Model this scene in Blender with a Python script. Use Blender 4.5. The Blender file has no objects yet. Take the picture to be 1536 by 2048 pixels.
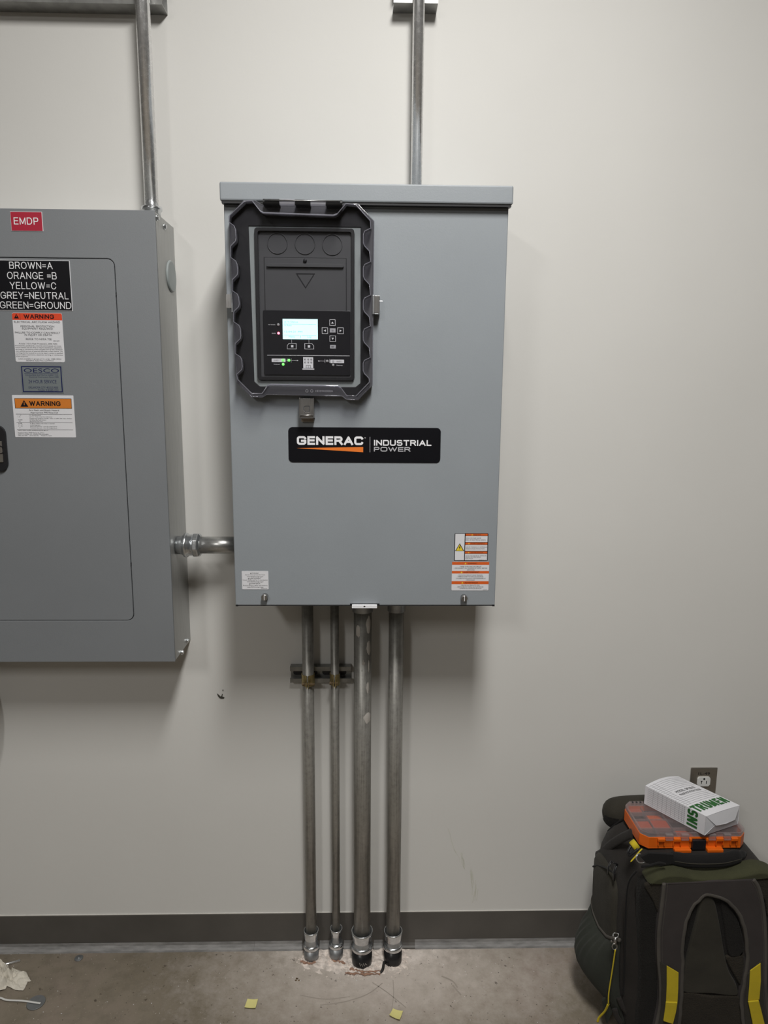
import bpy, bmesh, math, random
import numpy as np
from mathutils import Vector, Matrix, noise
from mathutils.geometry import tessellate_polygon
random.seed(7)
S = bpy.context.scene
COL = S.collection
# ------------------------------------------------------------------ camera
FPX, PITCH, YAW, ROLL, CD, CH = 1381.57, .1667, .0237, .0071, 1.6411, 1.4603
cp, sp, cy_, sy_ = math.cos(PITCH), math.sin(PITCH), math.cos(YAW), math.sin(YAW)
FWD = Vector((sy_*cp, cy_*cp, -sp)); R0 = Vector((cy_, -sy_, 0)); U0 = R0.cross(FWD)
RT = R0*math.cos(ROLL) + U0*math.sin(ROLL); UP = U0*math.cos(ROLL) - R0*math.sin(ROLL)
cam = bpy.data.objects.new('camera', bpy.data.cameras.new('camera')); COL.objects.link(cam)
m = Matrix((RT, UP, -FWD)).transposed().to_4x4(); m.translation = Vector((0, -CD, CH))
cam.matrix_world = m
cam.data.sensor_fit = 'HORIZONTAL'; cam.data.sensor_width = 36; cam.data.lens = 36*FPX/1536
cam.data.clip_start = .05
S.camera = cam
# ------------------------------------------------------------------ light, exposure
S.view_settings.view_transform = 'Standard'; S.view_settings.look = 'None'
S.view_settings.gamma = 1; S.view_settings.use_curve_mapping = False
S.view_settings.exposure = 0.0
w = bpy.data.worlds.new('world'); S.world = w; w.use_nodes = True
w.node_tree.nodes['Background'].inputs[0].default_value = (.9, .95, 1, 1)
w.node_tree.nodes['Background'].inputs[1].default_value = .02
CEIL = 3.0
LAMPS = [((.18, -1.50), .28, .95, 56.5), ((-1.5, -3.8), .28, 1.22, 44)]
for (lx, ly), sx, sy, pw in LAMPS:
    L = bpy.data.lights.new('ceiling_light_glow', 'AREA'); L.shape = 'RECTANGLE'; L.size = sx; L.size_y = sy
    L.energy = pw; L.color = (1, .985, .95)
    o = bpy.data.objects.new('ceiling_light_glow', L); o.location = (lx, ly, CEIL-.062); COL.objects.link(o)

def W(u, v, d=0.0):
    q = FWD + RT*((u-768)/FPX) - UP*((v-1024)/FPX); t = (CD-d)/q.y
    return Vector((0, -CD, CH)) + q*t
def F(u, v, z=0.0):
    q = FWD + RT*((u-768)/FPX) - UP*((v-1024)/FPX); t = (z-CH)/q.z
    return Vector((0, -CD, CH)) + q*t

# ------------------------------------------------------------------ materials
def newmat(name):
    mt = bpy.data.materials.new(name); mt.use_nodes = True
    return mt, mt.node_tree.nodes, mt.node_tree.links, mt.node_tree.nodes['Principled BSDF']
def coord(N, Lk, scale=(1, 1, 1)):
    g = N.new('ShaderNodeNewGeometry'); mp = N.new('ShaderNodeMapping'); mp.inputs['Scale'].default_value = scale
    Lk.new(g.outputs['Position'], mp.inputs['Vector']); return mp.outputs[0]
def noisenode(N, Lk, vec, scale, detail=4, rough=.55):
    n = N.new('ShaderNodeTexNoise'); n.inputs['Scale'].default_value = scale
    n.inputs['Detail'].default_value = detail; n.inputs['Roughness'].default_value = rough
    Lk.new(vec, n.inputs['Vector']); return n.outputs['Fac']
def ramp(N, Lk, fac, stops):
    r = N.new('ShaderNodeValToRGB'); e = r.color_ramp.elements
    while len(e) < len(stops): e.new(.5)
    for k, (p, c) in enumerate(stops): e[k].position = p; e[k].color = (*c, 1) if len(c) == 3 else c
    Lk.new(fac, r.inputs[0]); return r.outputs[0]
def mathn(N, Lk, op, a, b=None, clamp=False):
    n = N.new('ShaderNodeMath'); n.operation = op; n.use_clamp = clamp
    for i, x in enumerate((a, b)):
        if x is None: continue
        if isinstance(x, (int, float)): n.inputs[i].default_value = x
        else: Lk.new(x, n.inputs[i])
    return n.outputs[0]
def mixc(N, Lk, fac, a, b):
    n = N.new('ShaderNodeMix'); n.data_type = 'RGBA'
    for i, x in ((0, fac), (6, a), (7, b)):
        if isinstance(x, (int, float)): n.inputs[i].default_value = x
        elif isinstance(x, tuple): n.inputs[i].default_value = (*x, 1)
        else: Lk.new(x, n.inputs[i])
    return n.outputs[2]
def bump(N, Lk, P, h, strength, dist=.001):
    b = N.new('ShaderNodeBump'); b.inputs['Strength'].default_value = strength; b.inputs['Distance'].default_value = dist
    Lk.new(h, b.inputs['Height']); Lk.new(b.outputs[0], P.inputs['Normal'])
def mat(name, col, rough=.5, metal=0., var=.06, vs=30., bs=0., bscale=300., coat=0., spec=.5, stretch=(1, 1, 1), emit=None, es=0, rvar=0.):
    mt, N, Lk, P = newmat(name)
    v = coord(N, Lk, stretch); n = noisenode(N, Lk, v, vs)
    a = tuple(max(0, c*(1-var)) for c in col); b = tuple(min(1, c*(1+var)) for c in col)
    Lk.new(ramp(N, Lk, n, [(.3, a), (.7, b)]), P.inputs['Base Color'])
    P.inputs['Roughness'].default_value = rough; P.inputs['Metallic'].default_value = metal
    P.inputs['Specular IOR Level'].default_value = spec
    if rvar: Lk.new(mathn(N, Lk, 'ADD', mathn(N, Lk, 'MULTIPLY', n, rvar*2), rough-rvar), P.inputs['Roughness'])
    if coat: P.inputs['Coat Weight'].default_value = coat
    if bs: bump(N, Lk, P, noisenode(N, Lk, coord(N, Lk), bscale, 3), bs)
    if emit: P.inputs['Emission Color'].default_value = (*emit, 1); P.inputs['Emission Strength'].default_value = es
    return mt
def clearmat(name, tint, gloss=1.0, base=.04, rough=.05, haze=0., hazecol=(.8, .8, .8)):
    mt, N, Lk, P = newmat(name); N.remove(P)
    out = [n for n in N if n.type == 'OUTPUT_MATERIAL'][0]
    t = N.new('ShaderNodeBsdfTransparent'); t.inputs[0].default_value = (*tint, 1)
    g = N.new('ShaderNodeBsdfGlossy'); g.inputs['Roughness'].default_value = rough; g.inputs[0].default_value = (gloss,)*3+(1,)
    lw = N.new('ShaderNodeLayerWeight'); lw.inputs[0].default_value = .5     # Schlick reflectance, the same from both sides of a thin sheet
    fr_ = mathn(N, Lk, 'ADD', mathn(N, Lk, 'MULTIPLY', mathn(N, Lk, 'POWER', lw.outputs['Facing'], 5), .9 if gloss else 0), base if gloss else 0)
    mx = N.new('ShaderNodeMixShader'); Lk.new(fr_, mx.inputs[0]); Lk.new(t.outputs[0], mx.inputs[1]); Lk.new(g.outputs[0], mx.inputs[2])
    last = mx.outputs[0]
    if haze:
        d = N.new('ShaderNodeBsdfDiffuse'); d.inputs[0].default_value = (*hazecol, 1)
        m2 = N.new('ShaderNodeMixShader'); m2.inputs[0].default_value = haze
        Lk.new(last, m2.inputs[1]); Lk.new(d.outputs[0], m2.inputs[2]); last = m2.outputs[0]
    Lk.new(last, out.inputs[0]); return mt
def fabric(name, col, scale=900, bs=.5, var=.2, rough=.9, vs=14):
    mt, N, Lk, P = newmat(name)
    v = coord(N, Lk); n = noisenode(N, Lk, v, vs, 5)
    a = tuple(c*(1-var) for c in col); b = tuple(c*(1+var) for c in col)
    Lk.new(ramp(N, Lk, n, [(.3, a), (.7, b)]), P.inputs['Base Color'])
    P.inputs['Roughness'].default_value = rough; P.inputs['Specular IOR Level'].default_value = .25
    P.inputs['Sheen Weight'].default_value = .04
    vo = N.new('ShaderNodeTexVoronoi'); vo.inputs['Scale'].default_value = scale; Lk.new(v, vo.inputs['Vector'])
    h = mathn(N, Lk, 'ADD', vo.outputs['Distance'], mathn(N, Lk, 'MULTIPLY', noisenode(N, Lk, v, 45, 3), 2.5))
    bump(N, Lk, P, h, bs, .0010); return mt
def metalpipe(name, col, rough, streak=(60, 60, 1.5), metal=.85, dv=.62):
    mt, N, Lk, P = newmat(name)
    n1 = noisenode(N, Lk, coord(N, Lk, streak), 6, 5, .6); n2 = noisenode(N, Lk, coord(N, Lk), 90, 6, .7)
    n = mathn(N, Lk, 'ADD', mathn(N, Lk, 'MULTIPLY', n1, .55), mathn(N, Lk, 'MULTIPLY', n2, .45))
    Lk.new(ramp(N, Lk, n, [(.33, tuple(c*dv for c in col)), (.5, col), (.68, tuple(min(1, c*1.25) for c in col))]), P.inputs['Base Color'])
    P.inputs['Metallic'].default_value = metal
    Lk.new(mathn(N, Lk, 'ADD', mathn(N, Lk, 'MULTIPLY', n2, .3), rough-.15), P.inputs['Roughness'])
    bump(N, Lk, P, n2, .12, .0006); return mt

M = {}
M['cab'] = mat('grey_green_cabinet_paint', (.272, .296, .320), .42, 0, .03, 6, .14, 420)
M['emdp'] = mat('grey_panelboard_paint', (.200, .212, .226), .45, 0, .03, 5, .15, 500)
M['galv'] = mat('galvanised_sheet', (.42, .425, .42), .42, .75, .12, 9, 0, stretch=(30, 30, 1), rvar=.08)
M['emt'] = metalpipe('conduit_steel', (.82, .82, .82), .25, dv=.78)
M['emt_dull'] = metalpipe('dull_conduit_steel', (.37, .36, .335), .42, metal=.55)
M['emt_side'] = metalpipe('smooth_conduit_steel', (.46, .46, .45), .34, streak=(1.5, 60, 60), dv=.85)
M['zinc'] = mat('zinc_fitting', (.66, .68, .70), .24, .95, .18, 60, .2, 120, rvar=.08)
M['zincmid'] = mat('grey_zinc', (.42, .44, .46), .34, .9, .2, 60, .2, 120, rvar=.1)
M['zincdull'] = mat('dull_zinc', (.34, .35, .36), .4, .85, .2, 60, .2, 120, rvar=.1)
M['strut'] = mat('strut_steel', (.30, .30, .29), .42, .8, .2, 40)
M['brass'] = mat('yellow_zinc', (.50, .42, .22), .35, .9, .2, 60)
M['rust'] = mat('rusty_bolt', (.17, .12, .065), .6, .6, .3, 80)
M['steel'] = mat('brushed_latch_steel', (.42, .41, .40), .3, .95, .1, 50, stretch=(40, 1, 1), rvar=.08)
M['tan'] = mat('tan_strike', (.30, .25, .20), .5, .4)
M['plate'] = mat('stainless_plate', (.38, .355, .32), .36, .85, .08, 40, stretch=(1, 1, 40), rvar=.06)
M['black'] = mat('black_plastic', (.012, .012, .014), .4, 0, .1)
M['blackgloss'] = mat('gloss_black', (.008, .008, .010), .18, 0, .05, coat=.3)
M['bezel'] = mat('charcoal_plastic', (.062, .063, .068), .5, 0, .05, 20)
M['bezel2'] = mat('dark_charcoal_plastic', (.012, .012, .015), .5, 0, .08, spec=.35)
M['ring'] = mat('grey_gasket_sheet', (.30, .33, .33), .5)
M['fascia'] = mat('control_fascia', (.012, .012, .015), .28, 0, .05)
M['nameplate'] = mat('nameplate_black', (.004, .004, .006), .45, 0, .05, spec=.2)
M['white'] = mat('print_white', (.82, .82, .85), .6, 0, .01)
M['grey'] = mat('print_grey', (.45, .45, .48), .6, 0, .02)
M['ledoff'] = mat('unlit_led', (.42, .42, .43), .5)
M['lbl'] = mat('label_white', (.70, .70, .73), .5, 0, .02)
M['ink'] = mat('print_black', (.008, .008, .011), .7, spec=.15)
M['inkblue'] = mat('print_navy', (.010, .013, .075), .6, spec=.2)
M['redlbl'] = mat('label_red', (.40, .005, .03), .4, 0, .03)
M['orange'] = mat('label_orange', (.66, .11, .015), .5, 0, .03)
M['redorange'] = mat('label_red_orange', (.70, .06, .015), .5, 0, .03)
M['amber'] = mat('label_amber', (.62, .19, .02), .5, 0, .03)
M['logoorange'] = mat('logo_orange', (.80, .19, .02), .5, 0, .03)
M['yellowp'] = mat('print_yellow', (.80, .60, .03), .5)
M['foil'] = mat('foil_label', (.23, .26, .27), .35, .35, .05)
M['green'] = mat('print_green', (.015, .11, .02), .6)
M['line'] = mat('print_pale_lines', (.16, .16, .18), .6)
M['card'] = mat('white_carton', (.66, .66, .69), .6, 0, .02, 20, .05, 200)
M['cardin'] = mat('brown_board', (.30, .17, .11), .8)
M['base'] = mat('rubber_cove_base', (.085, .078, .070), .5, 0, .12, 8, .1, 200)
M['toe'] = mat('dusty_cove_toe', (.21, .205, .20), .6, 0, .3, 25, stretch=(1, 4, 4))
M['outlet'] = mat('white_nylon', (.72, .72, .70), .35)
M['orangebox'] = mat('orange_polypropylene', (.72, .13, .008), .38, 0, .04)
M['redbox'] = mat('orange_bins', (.48, .075, .02), .45, 0, .1)
M['lid'] = clearmat('frosted_clear_lid', (.93, .91, .91), rough=.15, haze=.06, hazecol=(.6, .5, .5))
M['lidedge'] = clearmat('frosted_lid_edge', (.85, .83, .83), rough=.2, haze=.22, hazecol=(.6, .52, .52))
M['smoke'] = clearmat('clear_polycarbonate', (.95, .95, .96), .7, rough=.04)
M['smokeside'] = clearmat('clear_polycarbonate_side', (.70, .70, .73), .9, rough=.10, haze=.04, hazecol=(.5, .5, .6))
M['clearedge'] = clearmat('moulded_clear_edge', (.72, .72, .75), 1., base=.09, rough=.12, haze=.085, hazecol=(.60, .60, .66))
M['clear'] = clearmat('clear_knuckle', (.75, .75, .8), 1., rough=.1, haze=.35, hazecol=(.8, .8, .85))
M['edgeglint'] = clearmat('pale_edge_highlight', (.75, .75, .8), 1., base=.08, rough=.1, haze=.20, hazecol=(.6, .6, .68))  # haze paints in the bright edge line that refraction would give
M['fab'] = fabric('olive_brown_nylon', (.032, .029, .022))
M['fabd'] = fabric('dark_brown_nylon', (.021, .018, .016))
M['fabo'] = fabric('olive_nylon', (.040, .041, .020))
M['fabg'] = fabric('grey_green_stretch', (.026, .029, .023), 1400, .3)
M['meshf'] = fabric('black_spacer_mesh', (.009, .008, .007), 330, 1.0)
M['meshb'] = fabric('brown_spacer_mesh', (.022, .018, .013), 330, 1.0)
M['suede'] = fabric('brown_strap_pad', (.038, .032, .031), 1500, .25, .12)
M['bind'] = fabric('strap_binding', (.070, .063, .055), 1500, .4)
M['yweb'] = fabric('yellow_webbing', (.52, .40, .018), 1300, .4, .1, .7)
M['blackfab'] = fabric('black_webbing', (.008, .0075, .0075), 1200, .4)
M['paper'] = mat('paper_towel', (.62, .58, .50), .9, 0, .06, 60, .5, 150)
M['note'] = mat('yellow_note', (.72, .66, .26), .8, 0, .03)
M['slug'] = mat('steel_slug', (.20, .21, .215), .5, .6, .1, 40)
M['tie'] = mat('white_cable_tie', (.62, .62, .60), .5)
M['putty'] = mat('wall_putty', (.52, .49, .455), .85, 0, .05)
M['blackpaint'] = mat('black_coated_stub', (.012, .012, .013), .3, 0, .4, 60, .5, 100)
M['screen'] = mat('lcd_screen', (.3, .5, .5), .4, emit=(.60, 1.0, .97), es=1.35)
M['lcdink'] = mat('lcd_segments', (.12, .3, .28), .5, emit=(.20, .62, .58), es=.8)
M['ledred'] = mat('red_led', (.8, .1, .1), .3, emit=(1, .10, .16), es=9)
M['ledgreen'] = mat('green_led', (.2, .7, .2), .3, emit=(.16, .95, .12), es=1.6)
M['lamp'] = mat('lamp_diffuser', (.9, .9, .9), .4, emit=(1, .985, .95), es=1.5)
M['ceil'] = mat('ceiling_white', (.45, .45, .44), .9)
M['debris'] = mat('plaster_rubble', (.70, .62, .56), .95, 0, .30, 90, .6, 200)
M['clay'] = mat('red_clay', (.34, .20, .14), .95, 0, .3, 120)
M['scratch'] = mat('pale_scratch', (.34, .30, .26), .9)
M['chip'] = mat('exposed_board', (.055, .052, .042), .9)
M['dark'] = mat('dark_scrap', (.02, .018, .016), .6)
M['scuff'] = clearmat('faint_scuff', (.975, .98, .955), 0, rough=1, haze=.045, hazecol=(.30, .30, .20))
# wall paint
def wallmat():
    mt, N, Lk, P = newmat('warm_white_wall_paint')
    v = coord(N, Lk); n = noisenode(N, Lk, v, 2.2, 4); n2 = noisenode(N, Lk, v, 70, 2)
    Lk.new(ramp(N, Lk, n, [(.3, (.655, .645, .62)), (.7, (.685, .675, .65))]), P.inputs['Base Color'])
    P.inputs['Roughness'].default_value = .62
    bump(N, Lk, P, n2, .10, .002); return mt
M['wall'] = wallmat()
M['white_caulk'] = mat('pale_caulk', (.62, .60, .56), .7)
M['farwall'] = mat('low_bounce_wall_grey', (.30, .29, .28), .8)  # unseen walls greyed to cut the bounce light
def floormat():
    mt, N, Lk, P = newmat('stained_concrete')
    v = coord(N, Lk)
    n = noisenode(N, Lk, v, 3.2, 6, .65); n2 = noisenode(N, Lk, v, 26, 6, .7); n3 = noisenode(N, Lk, v, 150, 4, .7); n4 = noisenode(N, Lk, v, 60, 3, .6)
    base = ramp(N, Lk, n, [(.28, (.135, .112, .076)), (.5, (.195, .165, .125)), (.72, (.225, .180, .148))])
    fine = ramp(N, Lk, n2, [(.3, (.62, .62, .62)), (.55, (1, 1, 1)), (.72, (1.0, 1.0, 1.0))])
    mm = N.new('ShaderNodeMix'); mm.data_type = 'RGBA'; mm.blend_type = 'MULTIPLY'; mm.inputs[0].default_value = .6
    Lk.new(base, mm.inputs[6]); Lk.new(fine, mm.inputs[7]); c = mm.outputs[2]
    # plaster dust spilled around the conduits, a stain of its own
    sx = N.new('ShaderNodeSeparateXYZ'); Lk.new(v, sx.inputs[0])
    def sq(a): return mathn(N, Lk, 'MULTIPLY', a, a)
    def blob(x, y, rx, ry):
        dx = mathn(N, Lk, 'DIVIDE', mathn(N, Lk, 'SUBTRACT', sx.outputs[0], x), rx)
        dy = mathn(N, Lk, 'DIVIDE', mathn(N, Lk, 'SUBTRACT', sx.outputs[1], y), ry)
        d = mathn(N, Lk, 'SQRT', mathn(N, Lk, 'ADD', sq(dx), sq(dy)))
        d = mathn(N, Lk, 'ADD', d, mathn(N, Lk, 'MULTIPLY', mathn(N, Lk, 'SUBTRACT', n2, .5), 1.3))
        return mathn(N, Lk, 'SUBTRACT', 1.15, d, True)
    dust = mathn(N, Lk, 'MAXIMUM', blob(.02, -.03, .34, .115), mathn(N, Lk, 'MULTIPLY', blob(.05, -.08, .52, .22), .6))
    dust = mathn(N, Lk, 'MAXIMUM', dust, mathn(N, Lk, 'MULTIPLY', blob(.27, -.13, .03, .03), .5))
    dust = mathn(N, Lk, 'MULTIPLY', dust, .95)
    c = mixc(N, Lk, dust, c, (.80, .72, .66))
    c = mixc(N, Lk, ramp(N, Lk, n3, [(.64, (0, 0, 0)), (.70, (1, 1, 1))]), c, (.38, .34, .29))
    c = mixc(N, Lk, mathn(N, Lk, 'MULTIPLY', ramp(N, Lk, n4, [(.66, (0, 0, 0)), (.72, (1, 1, 1))]), .8), c, (.05, .035, .025))
    Lk.new(c, P.inputs['Base Color'])
    Lk.new(mathn(N, Lk, 'ADD', mathn(N, Lk, 'MULTIPLY', n2, .3), .42), P.inputs['Roughness'])
    bump(N, Lk, P, mathn(N, Lk, 'ADD', n3, n2), .25, .002); return mt
M['floor'] = floormat()

# ------------------------------------------------------------------ geometry helpers
WLOC = {}
def finish(name, verts, faces, m_, parent=None, smooth=False, bevel=0, seg=2, kind=None, label=None, subsurf=0, mats=None, fm=None):
    verts = [Vector(v) for v in verts]
    lo = Vector([min(v[i] for v in verts) for i in range(3)]); hi = Vector([max(v[i] for v in verts) for i in range(3)])
    c = Vector(((lo.x+hi.x)/2, (lo.y+hi.y)/2, lo.z))
    me = bpy.data.meshes.new(name); me.from_pydata([v-c for v in verts], [], faces); me.validate(); me.update()
    for mm in (mats or [m_]): me.materials.append(M[mm] if isinstance(mm, str) else mm)
    if fm: me.polygons.foreach_set('material_index', fm[:len(me.polygons)])
    if smooth: me.polygons.foreach_set('use_smooth', [True]*len(me.polygons))
    o = bpy.data.objects.new(name, me); COL.objects.link(o)
    if parent: o.parent = parent; o.location = c - WLOC[parent.name]
    else: o.location = c
    WLOC[o.name] = c.copy()
    if bevel:
        b = o.modifiers.new('bevel', 'BEVEL'); b.width = bevel; b.segments = seg; b.limit_method = 'ANGLE'; b.angle_limit = math.radians(38)
    if subsurf:
        s = o.modifiers.new('subsurf', 'SUBSURF'); s.levels = subsurf; s.render_levels = subsurf
    if kind: o['kind'] = kind
    if label: o['label'] = label
    return o
def thing(name, label, cat, loc=(0, 0, 0), group=None):
    o = bpy.data.objects.new(name, None); COL.objects.link(o); o.location = loc; WLOC[o.name] = Vector(loc)
    o.empty_display_size = .05
    o['label'] = label; o['category'] = cat
    if group: o['group'] = group
    return o
def tag(o, label, cat, group=None):
    o['label'] = label; o['category'] = cat
    if group: o['group'] = group
    return o
class G:   # geometry gatherer
    def __init__(s): s.v = []; s.f = []
    def add(s, v, f):
        k = len(s.v); s.v += [tuple(x) for x in v]; s.f += [tuple(i+k for i in q) for q in f]; return s
    def box(s, x0, x1, y0, y1, z0, z1):
        v = [(x, y, z) for z in (z0, z1) for y in (y0, y1) for x in (x0, x1)]
        return s.add(v, [(0, 2, 3, 1), (4, 5, 7, 6), (0, 1, 5, 4), (2, 6, 7, 3), (0, 4, 6, 2), (1, 3, 7, 5)])
    def lathe(s, p, d, prof, n=24, caps=True, rot=0.):
        p = Vector(p); d = Vector(d).normalized(); a = d.orthogonal().normalized(); b = d.cross(a); v = []; f = []
        for t, r in prof:
            for k in range(n):
                an = 2*math.pi*k/n+rot; v.append(p+d*t+(a*math.cos(an)+b*math.sin(an))*r)
        for i in range(len(prof)-1):
            for k in range(n): f.append((i*n+k, i*n+(k+1) % n, (i+1)*n+(k+1) % n, (i+1)*n+k))
        if caps: f.append(tuple(range(n))[::-1]); f.append(tuple((len(prof)-1)*n+k for k in range(n)))
        return s.add(v, f)
    def tube(s, pts, r, n=8, flat=1., nrm=None, closed=False):
        pts = [Vector(p) for p in pts]; N_ = len(pts); v = []; f = []; prev = None
        for i, p in enumerate(pts):
            t = (pts[(i+1) % N_ if closed else min(i+1, N_-1)] - pts[(i-1) % N_ if closed else max(i-1, 0)]).normalized()
            if nrm is not None: a = Vector(nrm)
            else: a = prev if prev is not None else t.orthogonal()
            a = (a - t*a.dot(t)).normalized(); prev = a; b = t.cross(a); rr = r[i] if isinstance(r, (list, tuple)) else r
            for k in range(n):
                an = 2*math.pi*k/n; v.append(p + a*math.cos(an)*rr*flat + b*math.sin(an)*rr)
        for i in range(N_ if closed else N_-1):
            j = (i+1) % N_
            for k in range(n): f.append((i*n+k, i*n+(k+1) % n, j*n+(k+1) % n, j*n+k))
        if not closed: f.append(tuple(range(n))[::-1]); f.append(tuple((N_-1)*n+k for k in range(n)))
        return s.add(v, f)
    def poly(s, loops, y0, y1):      # loops of (x,z), first outer then holes; y0 is the nearer face
        tris = tessellate_polygon([[Vector((x, z, 0)) for x, z in lp] for lp in loops])
        fl = [q for lp in loops for q in lp]; n = len(fl)
        v = [(x, y0, z) for x, z in fl]+[(x, y1, z) for x, z in fl]
        f = []
        for t in tris:
            a, b, c = [fl[i] for i in t]
            ccw = (b[0]-a[0])*(c[1]-a[1])-(b[1]-a[1])*(c[0]-a[0]) > 0
            t = tuple(t) if ccw else tuple(t)[::-1]
            f.append(t); f.append(tuple(i+n for i in t[::-1]))
        k = 0
        for li, lp in enumerate(loops):
            m_ = len(lp); ar = sum(lp[i][0]*lp[(i+1) % m_][1]-lp[(i+1) % m_][0]*lp[i][1] for i in range(m_))
            fwd = (ar > 0) == (li == 0)
            for i in range(m_):
                a, b = k+i, k+(i+1) % m_
                f.append((b, a, a+n, b+n) if fwd else (a, b, b+n, a+n))
            k += m_
        return s.add(v, f)
    def flat(s, loops, mp):          # flat print; mp maps 2D to 3D
        tris = tessellate_polygon([[Vector((x, y, 0)) for x, y in lp] for lp in loops])
        fl = [q for lp in loops for q in lp]
        return s.add([mp(x, y) for x, y in fl], [tuple(t) for t in tris])
    def make(s, name, m_, parent=None, **k): return finish(name, s.v, s.f, m_, parent, **k)
def rr(x0, y0, x1, y1, r, n=4):
    if x0 > x1: x0, x1 = x1, x0
    if y0 > y1: y0, y1 = y1, y0
    out = []
    for cx, cy, a in ((x1-r, y1-r, 0), (x0+r, y1-r, 90), (x0+r, y0+r, 180), (x1-r, y0+r, 270)):
        for k in range(n+1):
            t = math.radians(a+90*k/n); out.append((cx+r*math.cos(t), cy+r*math.sin(t)))
    return out
def circ(cx, cy, r, n=20): return [(cx+r*math.cos(2*math.pi*k/n), cy+r*math.sin(2*math.pi*k/n)) for k in range(n)]
def smoothpts(P, k=6, closed=False):
    P = [Vector(p) for p in P]; out = []; n = len(P)
    rng = range(n if closed else n-1)
    for i in rng:
        g = lambda j: P[j % n] if closed else P[min(max(j, 0), n-1)]
        a, b, c, d = g(i-1), g(i), g(i+1), g(i+2)
        for q in range(k):
            t = q/k
            out.append(.5*((2*b)+(c-a)*t+(2*a-5*b+4*c-d)*t*t+(3*b-a-3*c+d)*t**3))
    if not closed: out.append(P[-1])
    return out
# text
_tc = {}
def glyphs(txt, bold):
    key = (txt, bold)
    if key in _tc: return _tc[key]
    c = bpy.data.curves.new('t', 'FONT'); c.body = txt; c.size = 1; c.resolution_u = 3; c.offset = bold
    c.fill_mode = 'BOTH'
    o = bpy.data.objects.new('t', c); COL.objects.link(o)
    dg = bpy.context.evaluated_depsgraph_get(); me = bpy.data.meshes.new_from_object(o.evaluated_get(dg))
    v = [(a.co.x, a.co.y) for a in me.vertices]; f = [tuple(p.vertices) for p in me.polygons]
    bpy.data.objects.remove(o); bpy.data.meshes.remove(me); bpy.data.curves.remove(c)
    _tc[key] = (v, f); return _tc[key]
CAPH = None
def text(g, mp, txt, cx, cy, h, w=None, bold=0.02, align='C', up=-1, slant=0):
    """cap height h, centre (cx,cy), width w, in the frame's own units; up=-1 when the frame's y runs down"""
    global CAPH; bold = 0.0
    if CAPH is None:
        vv, _ = glyphs('H', 0.0); CAPH = max(a[1] for a in vv)
    v, f = glyphs(txt, bold)
    if not v: return
    x0 = min(a[0] for a in v); x1 = max(a[0] for a in v); sy = h/CAPH; sx = (w/(x1-x0)) if w else sy*.95
    wd = (x1-x0)*sx; ox = cx-wd/2 if align == 'C' else (cx if align == 'L' else cx-wd)
    g.add([mp(ox+(a-x0)*sx+slant*b*sy, cy+up*(b*sy-h/2)) for a, b in v], f)
class Frame:   # a flat rectangular face on a vertical plane, addressed in photo pixels
    def __init__(s, x0, y0, x1, y1, d):
        xm, ym = (x0+x1)/2, (y0+y1)/2; s.r = (x0, y0, x1, y1); s.d = d
        s.X0 = W(x0, ym, d).x; s.X1 = W(x1, ym, d).x; s.Z0 = W(xm, y0, d).z; s.Z1 = W(xm, y1, d).z
    def x(s, px): return s.X0+(px-s.r[0])/(s.r[2]-s.r[0])*(s.X1-s.X0)
    def z(s, py): return s.Z0+(py-s.r[1])/(s.r[3]-s.r[1])*(s.Z1-s.Z0)
    def mp(s, off): return lambda a, b: (s.x(a), -s.d-off, s.z(b))
    def uv(s, off):   # fractions 0..1
        return lambda a, b: (s.X0+a*(s.X1-s.X0), -s.d-off, s.Z0+b*(s.Z1-s.Z0))
    def pts(s, L): return [(s.x(a), s.z(b)) for a, b in L]
    def rect(s, x0, y0, x1, y1, r=0, n=3):
        a, b, c, d = s.x(x0), s.z(y0), s.x(x1), s.z(y1)
        return rr(a, b, c, d, r, n) if r else [(a, d), (c, d), (c, b), (a, b)]
def rect2(x0, y0, x1, y1): return [(x0, y0), (x1, y0), (x1, y1), (x0, y1)]
def tri_icon(gb, gy, mp, cx, cy, s, asp=1.0):
    """warning triangle with exclamation mark (fraction frame)"""
    gb.flat([[(cx-s*asp, cy+s*.9), (cx+s*asp, cy+s*.9), (cx, cy-s*.9)]], mp)
def stroke(g, mp, pts, wd):
    for (a, b), (c, d) in zip(pts, pts[1:]):
        L = math.hypot(c-a, d-b) or 1e-9; nx, ny = -(d-b)/L*wd/2, (c-a)/L*wd/2
        g.add([mp(a+nx, b+ny), mp(c+nx, d+ny), mp(c-nx, d-ny), mp(a-nx, b-ny)], [(0, 1, 2, 3)])


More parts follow.
